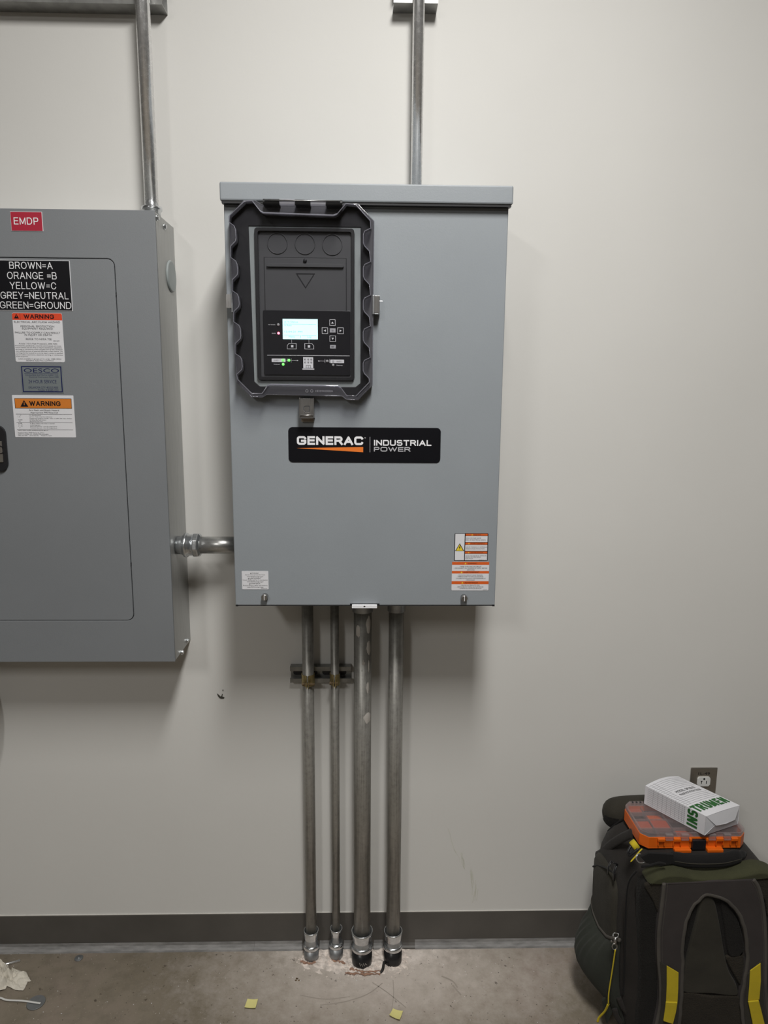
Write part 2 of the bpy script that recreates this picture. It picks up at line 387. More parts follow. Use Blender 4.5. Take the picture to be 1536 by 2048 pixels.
# single-stroke lettering for engraved plates and wide grotesque titles: strokes in a 0..1 box, rounded corners by arcs
def arc(cx, cy, rx, ry, a0, a1, n=9): return [(cx+rx*math.cos(math.radians(a0+(a1-a0)*k/n)), cy+ry*math.sin(math.radians(a0+(a1-a0)*k/n))) for k in range(n+1)]
def bowl(x0, y0, y1, x1, q): # right-hand bowl starting and ending on the stem; q = corner size
    ry = min(q, (y1-y0)/2)
    return [(x0, y1), (x1-q, y1)]+arc(x1-q, y1-ry, q, ry, 90, 0)[1:]+arc(x1-q, y0+ry, q, ry, 0, -90)+[(x0, y0)]
def ring_(q): return arc(1-q, 1-q, q, q, 90, 0)+arc(1-q, q, q, q, 0, -90)+arc(q, q, q, q, 270, 180)+arc(q, 1-q, q, q, 180, 90)+[(1-q, 1)]
def sfont(q):
    cc = arc(1-q, 1-q, q, q, 25, 90)+arc(q, 1-q, q, q, 90, 180)+arc(q, q, q, q, 180, 270)+arc(1-q, q, q, q, 270, 335)
    r_ = min(q, .25)
    S_ = arc(1-q, 1-.25, q, .25, 20, 90)+arc(q, 1-.25, q, .25, 90, 270)+arc(1-q, .27, q, .27, 90, -90)+arc(q, .27, q, .27, 270, 200)
    return {'A': ([[(0, 0), (.5, 1), (1, 0)], [(.17, .33), (.83, .33)]], .86), 'B': ([[(0, 0), (0, 1)], bowl(0, .52, 1, .93, r_), bowl(0, 0, .52, 1, r_+.01)], .74),
     'C': ([cc], .84), 'D': ([[(0, 0), (0, 1)], bowl(0, 0, 1, 1, min(q, .5))], .80), 'E': ([[(1, 1), (0, 1), (0, 0), (1, 0)], [(0, .52), (.93, .52)]], .66),
     'F': ([[(1, 1), (0, 1), (0, 0)], [(0, .52), (.9, .52)]], .62), 'G': ([cc[:-4]+[(1, .16), (1, .45), (.56, .45)]], .88), 'H': ([[(0, 0), (0, 1)], [(1, 0), (1, 1)], [(0, .52), (1, .52)]], .76),
     'I': ([[(.5, 0), (.5, 1)]], .0), 'L': ([[(0, 1), (0, 0), (1, 0)]], .60), 'M': ([[(0, 0), (0, 1), (.5, .08), (1, 1), (1, 0)]], .90), 'N': ([[(0, 0), (0, 1), (1, 0), (1, 1)]], .76),
     'O': ([ring_(q)], .90), 'P': ([[(0, 0), (0, 1)], bowl(0, .45, 1, 1, r_+.02)], .70), 'R': ([[(0, 0), (0, 1)], bowl(0, .48, 1, .97, r_+.01), [(.6, .48), (1, 0)]], .76),
     'S': ([S_], .74), 'T': ([[(0, 1), (1, 1)], [(.5, 1), (.5, 0)]], .76), 'U': ([[(0, 1), (0, q)]+arc(q, q, q, q, 180, 270)+arc(1-q, q, q, q, 270, 360)+[(1, 1)]], .76),
     'W': ([[(0, 1), (.26, 0), (.5, .96), (.74, 0), (1, 1)]], 1.22), 'Y': ([[(0, 1), (.5, .44), (1, 1)], [(.5, .44), (.5, 0)]], .80), 'V': ([[(0, 1), (.5, 0), (1, 1)]], .8),
     '=': ([[(0, .62), (1, .62)], [(0, .32), (1, .32)]], .56), ' ': ([], .3)}
_lift = 0
def strip(g, mp, P_, wd, closed=False, lift=True):
    global _lift
    P_ = [p for i, p in enumerate(P_) if i == 0 or math.hypot(p[0]-P_[i-1][0], p[1]-P_[i-1][1]) > 1e-7]
    n = len(P_); L_ = []; R_ = []
    if n < 2: return
    if lift:      # every stroke lies a hair above the last one, so crossings never share a plane
        _lift += 1; mp0 = mp; o_ = Vector(mp0(0, 0)); nn_ = (Vector(mp0(1e-3, 0))-o_).cross(Vector(mp0(0, 1e-3))-o_); k_ = (_lift % 9)*.000012
        if nn_.length > 0 and abs(nn_.normalized().y) > .9: mp = lambda a, b: Vector(mp0(a, b))+Vector((0, -k_, 0))
        else: mp = lambda a, b: Vector(mp0(a, b))+Vector((-.5, -.5, .7))*k_
        for i in range(1, n-1):
            ux, uy, vx, vy = P_[i][0]-P_[i-1][0], P_[i][1]-P_[i-1][1], P_[i+1][0]-P_[i][0], P_[i+1][1]-P_[i][1]
            if ux*vx+uy*vy < -.15*math.hypot(ux, uy)*math.hypot(vx, vy):
                strip(g, mp, P_[:i+1], wd, lift=False); strip(g, mp0, P_[i:], wd); c_ = circ(P_[i][0], P_[i][1], wd/2, 14)
                g.add([Vector(mp0(*q))+Vector((0, -.00013, .00001)) for q in c_], [tuple(range(14))]); return
    closed = math.hypot(P_[0][0]-P_[-1][0], P_[0][1]-P_[-1][1]) < 1e-6
    for i, p in enumerate(P_):
        a = P_[i-1] if i > 0 else (P_[-2] if closed else None); b = P_[i+1] if i < n-1 else (P_[1] if closed else None)
        def nn(u, v): d = math.hypot(v[0]-u[0], v[1]-u[1]); return (-(v[1]-u[1])/d, (v[0]-u[0])/d)
        ns = [nn(a, p)] if a else []
        if b: ns.append(nn(p, b))
        if len(ns) == 2:
            m_ = (ns[0][0]+ns[1][0], ns[0][1]+ns[1][1]); d = math.hypot(*m_) or 1; m_ = (m_[0]/d, m_[1]/d); k = min(2.3, 1/max(.2, m_[0]*ns[0][0]+m_[1]*ns[0][1]))
        else: m_ = ns[0]; k = 1
        q = p
        L_.append((q[0]+m_[0]*wd/2*k, q[1]+m_[1]*wd/2*k)); R_.append((q[0]-m_[0]*wd/2*k, q[1]-m_[1]*wd/2*k))
    g.add([mp(*a) for a in L_]+[mp(*a) for a in R_], [(i, i+1, n+i+1, n+i) for i in range(n-1)])
def stext(g, mp, txt, cx, cy, h, w, wt=.13, q=.38, gap=.20, up=-1, dense=1):
    """outer cap height h and overall width w, stroke weight wt*h"""
    fo_ = sfont(q); t = wt; ws = []
    for ch in txt:
        a = fo_[ch][1]; ws.append((a+t) if ch != ' ' else .3)
    raw = sum(ws)+gap*(len(txt)-1); kx = w/(raw*h)
    x = cx-w/2
    for ch, cw in zip(txt, ws):
        lines, a = fo_[ch]; inner = (cw*kx-t)*h; ih = h*(1-t)
        for L_ in lines:
            Q = [(x+t*h/2+px*max(inner, 0), cy+up*(py*ih-ih/2)) for px, py in L_]
            # square ends: extend the first and last point by half the weight where the stroke runs to an edge
            def ext(p, o_):
                d = math.hypot(p[0]-o_[0], p[1]-o_[1]) or 1; return (p[0]+(p[0]-o_[0])/d*t*h/2, p[1]+(p[1]-o_[1])/d*t*h/2)
            if math.hypot(Q[0][0]-Q[-1][0], Q[0][1]-Q[-1][1]) > 1e-6 and ch not in 'S': Q = [ext(Q[0], Q[1])]+Q[1:-1]+[ext(Q[-1], Q[-2])]
            if dense > 1:
                Q2 = []
                for a_, b_ in zip(Q, Q[1:]): Q2 += [(a_[0]+(b_[0]-a_[0])*k/dense, a_[1]+(b_[1]-a_[1])*k/dense) for k in range(dense)]
                Q = Q2+[Q[-1]]
            strip(g, mp, Q, t*h)
        x += (cw+gap)*kx*h

# ------------------------------------------------------------------ the room
XL, XR, YF = -4.5, 4.0, -6.5
def struct(name, g, m_, parent=None, **k): return g.make(name, m_, parent, kind='structure', **k)
wall_back = struct('wall_back', G().box(XL, XR, 0, .12, 0, CEIL), 'wall')
struct('wall_left', G().box(XL-.12, XL, YF, .12, 0, CEIL), 'farwall')
struct('wall_right', G().box(XR, XR+.12, YF, .12, 0, CEIL), 'farwall')
struct('wall_front', G().box(XL-.12, XR+.12, YF-.12, YF, 0, CEIL), 'farwall')
floor = struct('floor', G().box(XL-.12, XR+.12, YF-.12, .12, -.1, 0), 'floor')
struct('ceiling', G().box(XL-.12, XR+.12, YF-.12, .12, CEIL, CEIL+.1), 'ceil')
# cove base: thin vertical sheet with a curved toe, a worn strip on its foot
prof = [(0, .102), (-.0025, .1015), (-.003, .099), (-.003, .020), (-.0045, .012), (-.0085, .0065), (-.013, .0035), (-.0145, .0), (0, .0)]
g = G(); n = len(prof)
for x in (XL, XR): g.v += [(x, y, z) for y, z in prof]
g.f = [(i, i+n, (i+1) % n+n, (i+1) % n) for i in range(n)] + [tuple(range(n)), tuple(range(n, 2*n))[::-1]]
bb = struct('baseboard_back', g, 'base')
g = G(); pr = [(-.0036, .0205), (-.0051, .0124), (-.0090, .0070), (-.0134, .0040), (-.0152, .0)]
for (x0, x1) in ((XL, -.30), (-.2995, -.172), (-.125, -.098), (-.06, -.036), (.02, .044), (.13, XR)):
    k = len(g.v)
    for x in (x0, x1): g.v += [(x, y, z) for y, z in pr]
    g.f += [(k+i, k+i+5, k+i+6, k+i+1) for i in range(4)]
g.make('dusty_toe', 'toe', bb)
G().box(XL, XR, -.0022, -.0002, .1019, .1036).make('caulk_bead', 'white_caulk', bb)
for k, ((lx, ly), sx, sy, pw) in enumerate(LAMPS):
    t = thing('ceiling_light', 'recessed white ceiling light %s' % ('above the cabinets' if k == 0 else 'behind the camera'), 'light', (lx, ly, CEIL-.055))
    G().poly([[(lx-sx/2-.04, 0), (lx+sx/2+.04, 0), (lx+sx/2+.04, .02), (lx-sx/2-.04, .02)]], 0, .01)
    g = G(); g.box(lx-sx/2-.03, lx+sx/2+.03, ly-sy/2-.03, ly+sy/2+.03, CEIL-.045, CEIL-.001)
    g.make('housing', 'ceil', t)
    G().box(lx-sx/2, lx+sx/2, ly-sy/2, ly+sy/2, CEIL-.055, CEIL-.045).make('diffuser', 'lamp', t)

# wall marks
g = G()
def wm(u, v, off=.0006): p = W(u, v, off); return (p.x, p.z)
for L_ in ([(434, 1387), (438, 1390), (441, 1393), (446, 1393.5), (449, 1395), (448, 1397), (443, 1397.5), (439, 1396), (436, 1392)],
           [(442, 1394), (443, 1391), (444, 1388), (445.5, 1388.5), (444.5, 1393)], [(445, 1379.5), (446.5, 1379), (446.7, 1382), (445.2, 1382)]):
    g.poly([[wm(*q) for q in L_]], -.0012, 0)
g.make('chipped_paint', 'chip', wall_back)
g = G(); rs = random.Random(3)
for k in range(16):
    t = rs.random(); ax, ay = 905+ (46*math.sin(t*1.9)), 1690+100*t
    L_ = [(ax+rs.uniform(-9, 9)*t+rs.uniform(-3, 3), ay+rs.uniform(-6, 6))]; 
    for q in range(3): L_.append((L_[-1][0]+rs.uniform(1, 5)*(1.1-t)-2*t, L_[-1][1]+rs.uniform(5, 12)))
    stroke(g, lambda a, b: tuple(W(a, b, .0004)), L_, rs.uniform(.8, 2.2))
stroke(g, lambda a, b: tuple(W(a, b, .0005)), [(896, 1657), (900, 1668), (903, 1682), (908, 1698), (912, 1706)], 1.6)
g.make('green_scuff', 'scuff', wall_back)

# ------------------------------------------------------------------ conduits
def pipe(name, label, x, y, z0, z1, r, m_, group=None, nm='pipe'):
    t = thing(name, label, 'conduit', (x, y, z0), group)
    G().lathe((x, y, z0), (0, 0, 1), [(0, r), (z1-z0, r)], 40).make(nm, m_, t, smooth=True)
    return t
def shade_auto(o):
    for p in o.data.polygons: p.use_smooth = len(p.vertices) == 4
CABZ = 1.0217
def hexprof(g, p, z0, z1, r, d=(0, 0, 1)): g.lathe(p, d, [(z0, r*.9), (z0+.002, r), (z1-.003, r), (z1, r*.90)], 8, rot=.2)
P1 = (-.1448, -.036, .0140, 617); P2 = (-.0795, -.034, .0103, 669); P3 = (-.0115, -.052, .0213, 724); P4 = (.0692, -.050, .0180, 787)
def floor_fitting(t, x, y, rp, z, rn, rb, rs, zs, stub, stubmat, rings=3):
    z_top, z_nut, z_ring = z
    g = G().lathe((x, y, 0), (0, 0, 1), [(z_nut-.002, rb*1.0), (z_nut+.005, rb*1.03), (z_top-.006, rn*.99), (z_top-.0015, rn*1.0), (z_top, rn*.95), (z_top-.0008, rn*.90), (z_top-.004, rp+.0012), (z_top-.006, rp+.0004)], 32, caps=False); o = g.make('compression_nut', 'zinc', t, smooth=True)
    g = G().lathe((x, y, 0), (0, 0, 1), [(z_ring-.004, rb*.96), (z_ring+.002, rb), (z_ring+.010, rb), (z_ring+.014, rb*.93), (z_nut-.004, rb*.93), (z_nut, rb), (z_nut+.004, rb)], 28)
    g.make('coupling_body', 'zincmid', t, smooth=True)
    g = G().lathe((x, y, 0), (0, 0, 1), [(z_ring-.007, rs*.95), (z_ring-.005, rs*1.06), (z_ring+.002, rs*1.08), (z_ring+.006, rs*.98)], 28)
    g.make('coupling_ring', 'zinc', t, smooth=True)
    G().lathe((x, y, -.03), (0, 0, 1), [(0, rs), (.03+z_ring-.004, rs)], 28).make('floor_stub', stubmat, t, smooth=True)
t1 = pipe('vertical_conduit', 'one inch steel conduit under the wide grey cabinet, leftmost of its four', P1[0], P1[1], .06, CABZ-.001, P1[2], 'emt_dull')
floor_fitting(t1, P1[0], P1[1], P1[2], (.082, .060, .036), .0198, .0175, .0193, .03, 0, 'zincdull')
t2 = pipe('vertical_conduit', 'thinnest steel conduit under the wide grey cabinet, through the second pipe clamp', P2[0], P2[1], .05, CABZ-.001, P2[2], 'emt_dull')
floor_fitting(t2, P2[0], P2[1], P2[2], (.085, .066, .038), .0165, .0135, .0178, .03, 0, 'zincdull')
t3 = pipe('vertical_conduit', 'thickest steel conduit smeared with putty, below the white tab of the cabinet', P3[0], P3[1], .06, CABZ-.001, P3[2], 'emt_dull')
floor_fitting(t3, P3[0], P3[1], P3[2], (.093, .068, .047), .0283, .0245, .0262, .03, 0, 'blackpaint')
t4 = pipe('vertical_conduit', 'steel conduit in a black floor stub, rightmost of the four under the cabinet', P4[0], P4[1], .06, CABZ-.001, P4[2], 'emt_dull')
floor_fitting(t4, P4[0], P4[1], P4[2], (.090, .067, .046), .0245, .0215, .0235, .03, 0, 'blackpaint')
# connectors just under the cabinet
for t, P, k in ((t3, P3, 1), (t4, P4, 1)):
    g = G().lathe((P[0], P[1], 0), (0, 0, 1), [(CABZ-.070, P[2]+.001), (CABZ-.068, P[2]+.0035), (CABZ-.026, P[2]+.0035), (CABZ-.024, P[2]+.005), (CABZ-.001, P[2]+.005)], 28)
    g.make('box_connector', 'zincdull', t, smooth=True)
# putty smears on the thick conduit
def smear(u, v, wpx, hpx, t, P):
    wpx *= 1.45
    x, y, r, _ = P; z = W(u, v, -y+r*.8).z; sc = .00105
    ang0 = math.asin(max(-.98, min(.98, (W(u, v, -y).x-x)/r*0.97))); g = G(); rs = random.Random(int(v)); n = 18
    ring = []
    for k in range(n):
        a = 2*math.pi*k/n; q = 1+rs.uniform(-.14, .14); ring.append((math.cos(a)*wpx*sc/2*q, math.sin(a)*hpx*sc/2*q))
    def on(a, b, e): th = ang0+a/r; return (x+math.sin(th)*(r+e), y-math.cos(th)*(r+e), z+b)
    vv = [on(0, 0, .0012)]+[on(a*.6, b*.6, .0011) for a, b in ring]+[on(a, b, .0001) for a, b in ring]
    ff = [(0, 1+k, 1+(k+1) % n) for k in range(n)]+[(1+k, 1+n+k, 1+n+(k+1) % n, 1+(k+1) % n) for k in range(n)]
    g.add(vv, ff).make('putty_smear', 'putty', t, smooth=True)
for a in ((738, 1250, 10, 40), (738, 1296, 9, 34), (738, 1333, 3, 30), (736, 1375, 6, 26), (736, 1436, 14, 26), (724, 1340, 2, 2.5), (727, 1325, 5, 8), (727, 1322, 2, 10), (716, 1262, 8, 30)): smear(*a, t3, P3)
# scratched white marks on the black stub
g = G(); x, y, r = P3[0], P3[1], .0264
L_ = [(-.006, .018), (-.004, .009), (-.001, .016), (.002, .008), (.004, .018), (.007, .009), (.009, .016), (.013, .010)]
g.tube([(x+a, y-math.sqrt(r*r-a*a)-.0002, b) for a, b in L_], .0006, 5); g.make('paint_scratch', 'putty', t3)

# conduit from the ceiling to the left panel, and to the middle cabinet
xe = W(303, 400, .055).x
te = pipe('ceiling_conduit', 'steel conduit running down into the top of the EMDP panel', xe, -.055, 1.831, 2.985, .0146, 'emt')
g = G(); g.lathe((xe, -.055, 0), (0, 0, 1), [(1.831, .018), (1.849, .018), (1.850, .0212), (1.853, .0222), (1.857, .0212), (1.859, .016)], 28)
g.make('box_connector', 'zinc', te, smooth=True)
xg = W(835, 200, .055).x
tg = pipe('ceiling_conduit', 'steel conduit running down behind the cap of the middle cabinet', xg, -.055, 1.852, 2.985, .0122, 'emt')
g = G().lathe((xg, -.055, 0), (0, 0, 1), [(1.8565, .018), (1.862, .018), (1.864, .015)], 28); g.make('box_connector', 'zinc', tg, smooth=True)

# horizontal nipple between the two enclosures
zc = 1.1210; yc = -.088
th = thing('nipple_conduit', 'short horizontal steel conduit joining the left panel to the middle cabinet', 'conduit', (-.436, yc, zc-.02))
G().lathe((-.40, yc, zc), (1, 0, 0), [(0, .0195), (.1205, .0195)], 36).make('pipe', 'emt_side', th, smooth=True)
g = G().lathe((-.4355, yc, zc), (1, 0, 0), [(0, .021), (.010, .021), (.013, .0225), (.0165, .0225), (.018, .0275), (.022, .0285), (.025, .0275), (.027, .0245), (.040, .0238)], 32)
g.make('coupling_body', 'zinc', th, smooth=True)
g = G(); g.lathe((-.4355, yc, zc), (1, 0, 0), [(.038, .025), (.040, .0285), (.050, .0285), (.055, .0225)], 8, rot=.2); g.make('compression_nut', 'zinc', th, bevel=.0015)
g = G().lathe((-.2925, yc, zc), (1, 0, 0), [(0, .021), (.002, .0235), (.0135, .0235)], 28); g.make('coupling_ring', 'zinc', th, smooth=True)

# ------------------------------------------------------------------ strut channels
def strut(name, label, x0, x1, z0, z1, d, slots=False, y_off=0):
    t = thing(name, label, 'strut channel', ((x0+x1)/2, -d/2, z0)); h = z1-z0; th_ = .0025
    g = G(); pr = [(0, 0), (-d, 0), (-d, h*.26), (-d+.006, h*.26), (-d+.006, h*.26-th_), (-d+th_, h*.26-th_), (-d+th_, th_), (-th_, th_),
                   (-th_, h-th_), (-d+th_, h-th_), (-d+th_, h*.74+th_), (-d+.006, h*.74+th_), (-d+.006, h*.74), (-d, h*.74), (-d, h), (0, h)]
    n = len(pr)
    for x in (x0, x1): g.v += [(x, y-.0005, z0+z) for y, z in pr]
    g.f = [(i, (i+1) % n, (i+1) % n+n, i+n) for i in range(n)]
    tr = tessellate_polygon([[Vector((a, b, 0)) for a, b in pr]])
    g.f += [tuple(q) for q in tr]+[tuple(i+n for i in q) for q in tr]
    g.make('channel', 'strut', t)
    return t
a, b = W(580, 1345, .021), W(702, 1345, .021)
ts = strut('pipe_strut', 'short steel strut channel holding the two thin conduits below the cabinet', a.x, b.x, .7585, .7995, .0205)
g = G()
for q in (0.12, .36, .6, .84):
    xx = a.x+(b.x-a.x)*q; g.poly([rr(xx-.012, .772, xx+.012, .786, .006)], -.0036, -.0030)
g.make('slot', 'black', ts)
for P, u in ((P1, 613), (P2, 671)):
    tcl = thing('pipe_clamp', 'yellow zinc pipe clamp around the %s conduit' % ('left, one inch' if P is P1 else 'thinnest'), 'pipe clamp', (P[0], P[1], .765))
    x, y, r, _ = P; zc2 = .777
    for s_, nm in ((-1, 'clamp_half'), (1, 'clamp_half')):
        g = G(); pts = []
        for k in range(13):
            an = math.radians(172-165*k/12)   # from the back round to the front
            pts.append((x+s_*math.sin(an)*(r+.0016), y+math.cos(an)*(r+.0016) if False else y-math.cos(math.pi-an)*(r+.0016)*-1))
        pts = [(x+s_*math.sin(math.radians(an))*(r+.0016), y-math.cos(math.radians(an))*(r+.0016)) for an in range(12, 170, 12)]
        pts = [(x+s_*.0022, y-r-.0145), (x+s_*.0022, y-r-.003)]+pts
        th_ = .0014
        for (xa, ya), (xb, yb) in zip(pts, pts[1:]):
            dx, dy = xb-xa, yb-ya; L_ = math.hypot(dx, dy); nx, ny = -dy/L_*th_/2, dx/L_*th_/2
            vv = [(xa+nx, ya+ny, z) for z in (zc2-.016, zc2+.012)]+[(xb+nx, yb+ny, z) for z in (zc2-.016, zc2+.012)]+[(xb-nx, yb-ny, z) for z in (zc2-.016, zc2+.012)]+[(xa-nx, ya-ny, z) for z in (zc2-.016, zc2+.012)]
            g.add(vv, [(0, 2, 3, 1), (4, 6, 7, 5), (0, 1, 7, 6), (2, 4, 5, 3), (1, 3, 5, 7), (0, 6, 4, 2)])
        g.make(nm, 'brass', tcl)
    g = G(); g.lathe((x-.012, y-r-.009, zc2-.006), (1, 0, 0), [(0, .0048), (.004, .0048)], 6).lathe((x-.008, y-r-.009, zc2-.006), (1, 0, 0), [(0, .0028), (.026 if P is P1 else .016, .0028)], 10)
    g.make('bolt', 'rust', tcl)
a = W(324, 9, .0415); 
strut('overhead_strut', 'dark steel strut channel behind the left ceiling conduit, at the top edge', -1.25, a.x, a.z, a.z+.041, .041)
a, b = W(787, 8, .0415), W(876, 8, .0415)
strut('overhead_strut', 'short dark strut channel behind the middle ceiling conduit, at the top edge', a.x, b.x, 2.271, 2.312, .041)

# ------------------------------------------------------------------ transfer switch cabinet
CX0, CX1, CD_ = -.2785, .2708, .23
cabi = thing('transfer_switch_cabinet', 'wide grey-green wall cabinet with a clear-covered control window and black nameplate', 'electrical cabinet', ((CX0+CX1)/2, -.1, CABZ))
CTOP = 1.857
win = Frame(464, 405, 747, 797, CD_)
# body with side walls and back, top; door sheet is a part
g = G().box(CX0+.002, CX1-.002, -CD_+.012, -.0005, CABZ+.004, CTOP-.004); g.make('body', 'cab', cabi, bevel=.002)
hole = rr(win.x(507), win.z(456), win.x(717), win.z(770), .002, 2)
g = G().poly([[(CX0, CABZ), (CX1, CABZ), (CX1, CTOP-.01), (CX0, CTOP-.01)]], -CD_, -CD_+.0118); g.make('door', 'cab', cabi, bevel=.0022)
# rain cap
g = G().box(-.2825, .2760, -.2465, -.0005, 1.8232, 1.8570)
g.make('rain_cap', 'cab', cabi, bevel=.003)
g = G().box(-.2795, .2730, -.2435, -.232, 1.8190, 1.8236); g.make('cap_underside_shade', 'black', cabi)  # black strip painted in for the shade under the cap overhang
for x in (CX0+.0005, CX1-.0055):
    G().box(x, x+.005, -CD_-.0006, -CD_+.004, CABZ-.0016, CABZ+.0018).make('corner_gap', 'black', cabi)
G().box(CX0+.003, CX1-.003, -CD_+.0005, -CD_+.006, CABZ-.0010, CABZ-.0002).make('bottom_hem', 'bezel2', cabi)
f = Frame(695, 1190, 765, 1222, CD_)
g = G().poly([f.rect(700, 1207, 759, 1211.5)], -CD_-.0012, -CD_+.003); g.make('tab_slot', 'black', cabi)
g = G().poly([f.rect(704, 1208.2, 754, 1213.5, .001), circ(f.x(729), f.z(1210.6), .0022, 10)], -CD_-.010, -CD_-.0012); g.make('padlock_tab', 'white', cabi, bevel=.0006)
for u, v in ((528.5, 1196.5), (929, 1198.5)):
    p = W(u, v-1, CD_+.012); sc_ = G()
    sc_.lathe((p.x, -CD_-.0001, p.z), (0, -1, 0), [(0, .0068), (.011, .0068), (.0125, .0058)], 22)
    o = sc_.make('thumb_screw', 'steel', cabi); shade_auto(o)
    G().box(p.x-.0006, p.x+.0006, -CD_-.0131, -CD_-.0122, p.z-.005, p.z+.005).make('slot', 'white', o)

# nameplate
f = Frame(577, 855, 881, 925, CD_)
np_ = G().poly([rr(f.X0, f.Z0, f.X1, f.Z1, .0085, 6)], -CD_-.0012, -CD_); 
npo = np_.make('nameplate', 'nameplate', cabi)
gw = G(); mp = f.mp(.0016)
def fx(u): return 560+u/4.518
def fy(v): return 840+v/4.518
# photo rows drop slightly to the right; the plate is level in the scene
stext(gw, mp, 'GENERAC', fx(452), fy(187), 78/4.518, 598/4.518, .245, .26, .13)
text(gw, mp, '®', fx(767), fy(160), 2.4, 2.6, 0)
stext(gw, mp, 'INDUSTRIAL', fx(1107), fy(204), 52/4.518, 520/4.518, .21, .26, .16)
gw.make('lettering', 'white', npo)
gw = G(); stext(gw, mp, 'POWER', fx(1012), fy(262), 42/4.518, 330/4.518, .21, .28, .16)
gw.flat([rect2(fx(809), fy(152), fx(813), fy(290))], mp); gw.make('lettering', 'grey', npo)
gw = G(); gw.flat([[(fx(150), fy(256)), (fx(750), fy(243)), (fx(750), fy(290))]], mp); gw.make('logo_wedge', 'logoorange', npo)

# warning labels of the cabinet
def label_part(parent, name, rect, d, m_, r=.002, thick=.0006, label=None):
    fr = Frame(*rect, d); o = G().poly([rr(fr.X0, fr.Z0, fr.X1, fr.Z1, r, 3)], -d-thick, -d+.0001).make(name, m_, parent, label=label)
    return fr, o
# lower left
fr, o = label_part(cabi, 'warning_label', (484, 1142, 537, 1178.5), CD_, 'lbl', .0012, label='small white label of black lettering, lower left')
gk = G(); mp = fr.uv(.00075)
def TL(g, mp, s, cx, cy, h, w, asp=1, b=.02): text(g, mp, s, cx, cy, h, w, b)
for s, cy, h, w, b in (('⚠ WARNING', .115, .055, .34, .05), ('Cancer and reproductive harm', .20, .045, .74, .02), ('www.P65Warnings.ca.gov', .295, .045, .62, .03),
                       ('AVERTISSEMENT', .395, .055, .44, .05), ('Cancer et effet nocif sur la reproduction', .485, .045, .94, .02), ('www.P65Warnings.ca.gov', .58, .045, .62, .03),
                       ('ADVERTENCIA', .68, .055, .38, .05), ('Produce cáncer y daños reproductivos', .785, .045, .92, .02), ('www.P65Warnings.ca.gov', .875, .045, .62, .03), ('10000037234', .955, .03, .24, .02)):
    s = s.replace('⚠ ', ''); text(gk, mp, s, .5 if cy < .95 else .83, cy, h*1.15, w*(.76 if s in('WARNING',) else 1), b)
for cx, cy in ((.34, .12), (.25, .40), (.285, .69)): gk.flat([[(cx-.028, cy+.04), (cx+.028, cy+.04), (cx, cy-.04)], [(cx-.012, cy+.025), (cx+.012, cy+.025), (cx, cy-.012)]], mp)
gk.make('lettering', 'ink', o)
# lower right, black framed
fr, o = label_part(cabi, 'warning_label', (908.5, 1066.5, 976, 1121.5), CD_, 'ink', .0022, label='black framed label with yellow shock triangle')
mp = fr.uv(.00068)
gw = G()
for q in (rect2(.022, .018, .30, .98), rect2(.325, .10, .978, .318), rect2(.325, .42, .978, .64), rect2(.325, .745, .978, .98)): gw.flat([q], mp)
gw.make('white_field', 'lbl', o)
gw = G()
for q in (rect2(.325, .018, .978, .085), rect2(.325, .335, .978, .405), rect2(.325, .66, .978, .73)): gw.flat([q], mp)
gw.make('header_band', 'orange', o)
mp = fr.uv(.00080)
gk = G(); gy = G(); cx = .16
gk.flat([[(cx-.135, .645), (cx+.135, .645), (cx, .36)]], mp)
gy.flat([[(cx-.105, .63), (cx+.105, .63), (cx, .40)]], fr.uv(.00092))
for cx, cy in ((.52, .052), (.43, .37), (.43, .695)): gy.flat([[(cx-.02, cy+.025), (cx+.02, cy+.025), (cx, cy-.025)]], mp)
gy.make('yellow_triangle', 'yellowp', o)
m3 = fr.uv(.00100)
gk.flat([[(.17, .43), (.135, .53), (.158, .53), (.14, .61), (.187, .51), (.163, .51), (.19, .44)]], m3)
for s, x0, x1, cy, h, b in (('WARNING', .56, .78, .053, .034, .05), ('HIGH VOLTAGE INSIDE', .34, .78, .175, .038, .05), ('RISK OF ELECTRICAL SHOCK.', .34, .93, .24, .038, .03), ('AVERTISSEMENT', .48, .90, .372, .034, .05),
                            ('HAUTE TENSION À L\'INTÉRIEUR', .34, .97, .50, .038, .04), ('RISQUE D\'ÉLECTROCUTION', .34, .90, .56, .038, .05), ('ADVERTENCIA', .49, .85, .697, .034, .05),
                            ('ALTO VOLTAJE EN EL INTERIOR', .34, .96, .815, .036, .04), ('RIESGO DE DESCARGA', .34, .79, .865, .036, .04), ('ELÉCTRICA', .34, .56, .92, .036, .04), ('0G9837TLL  B', .74, .95, .965, .02, .02)):
    text(gk, mp, s, (x0+x1)/2, cy, h, x1-x0, b)
gk.make('lettering', 'ink', o)
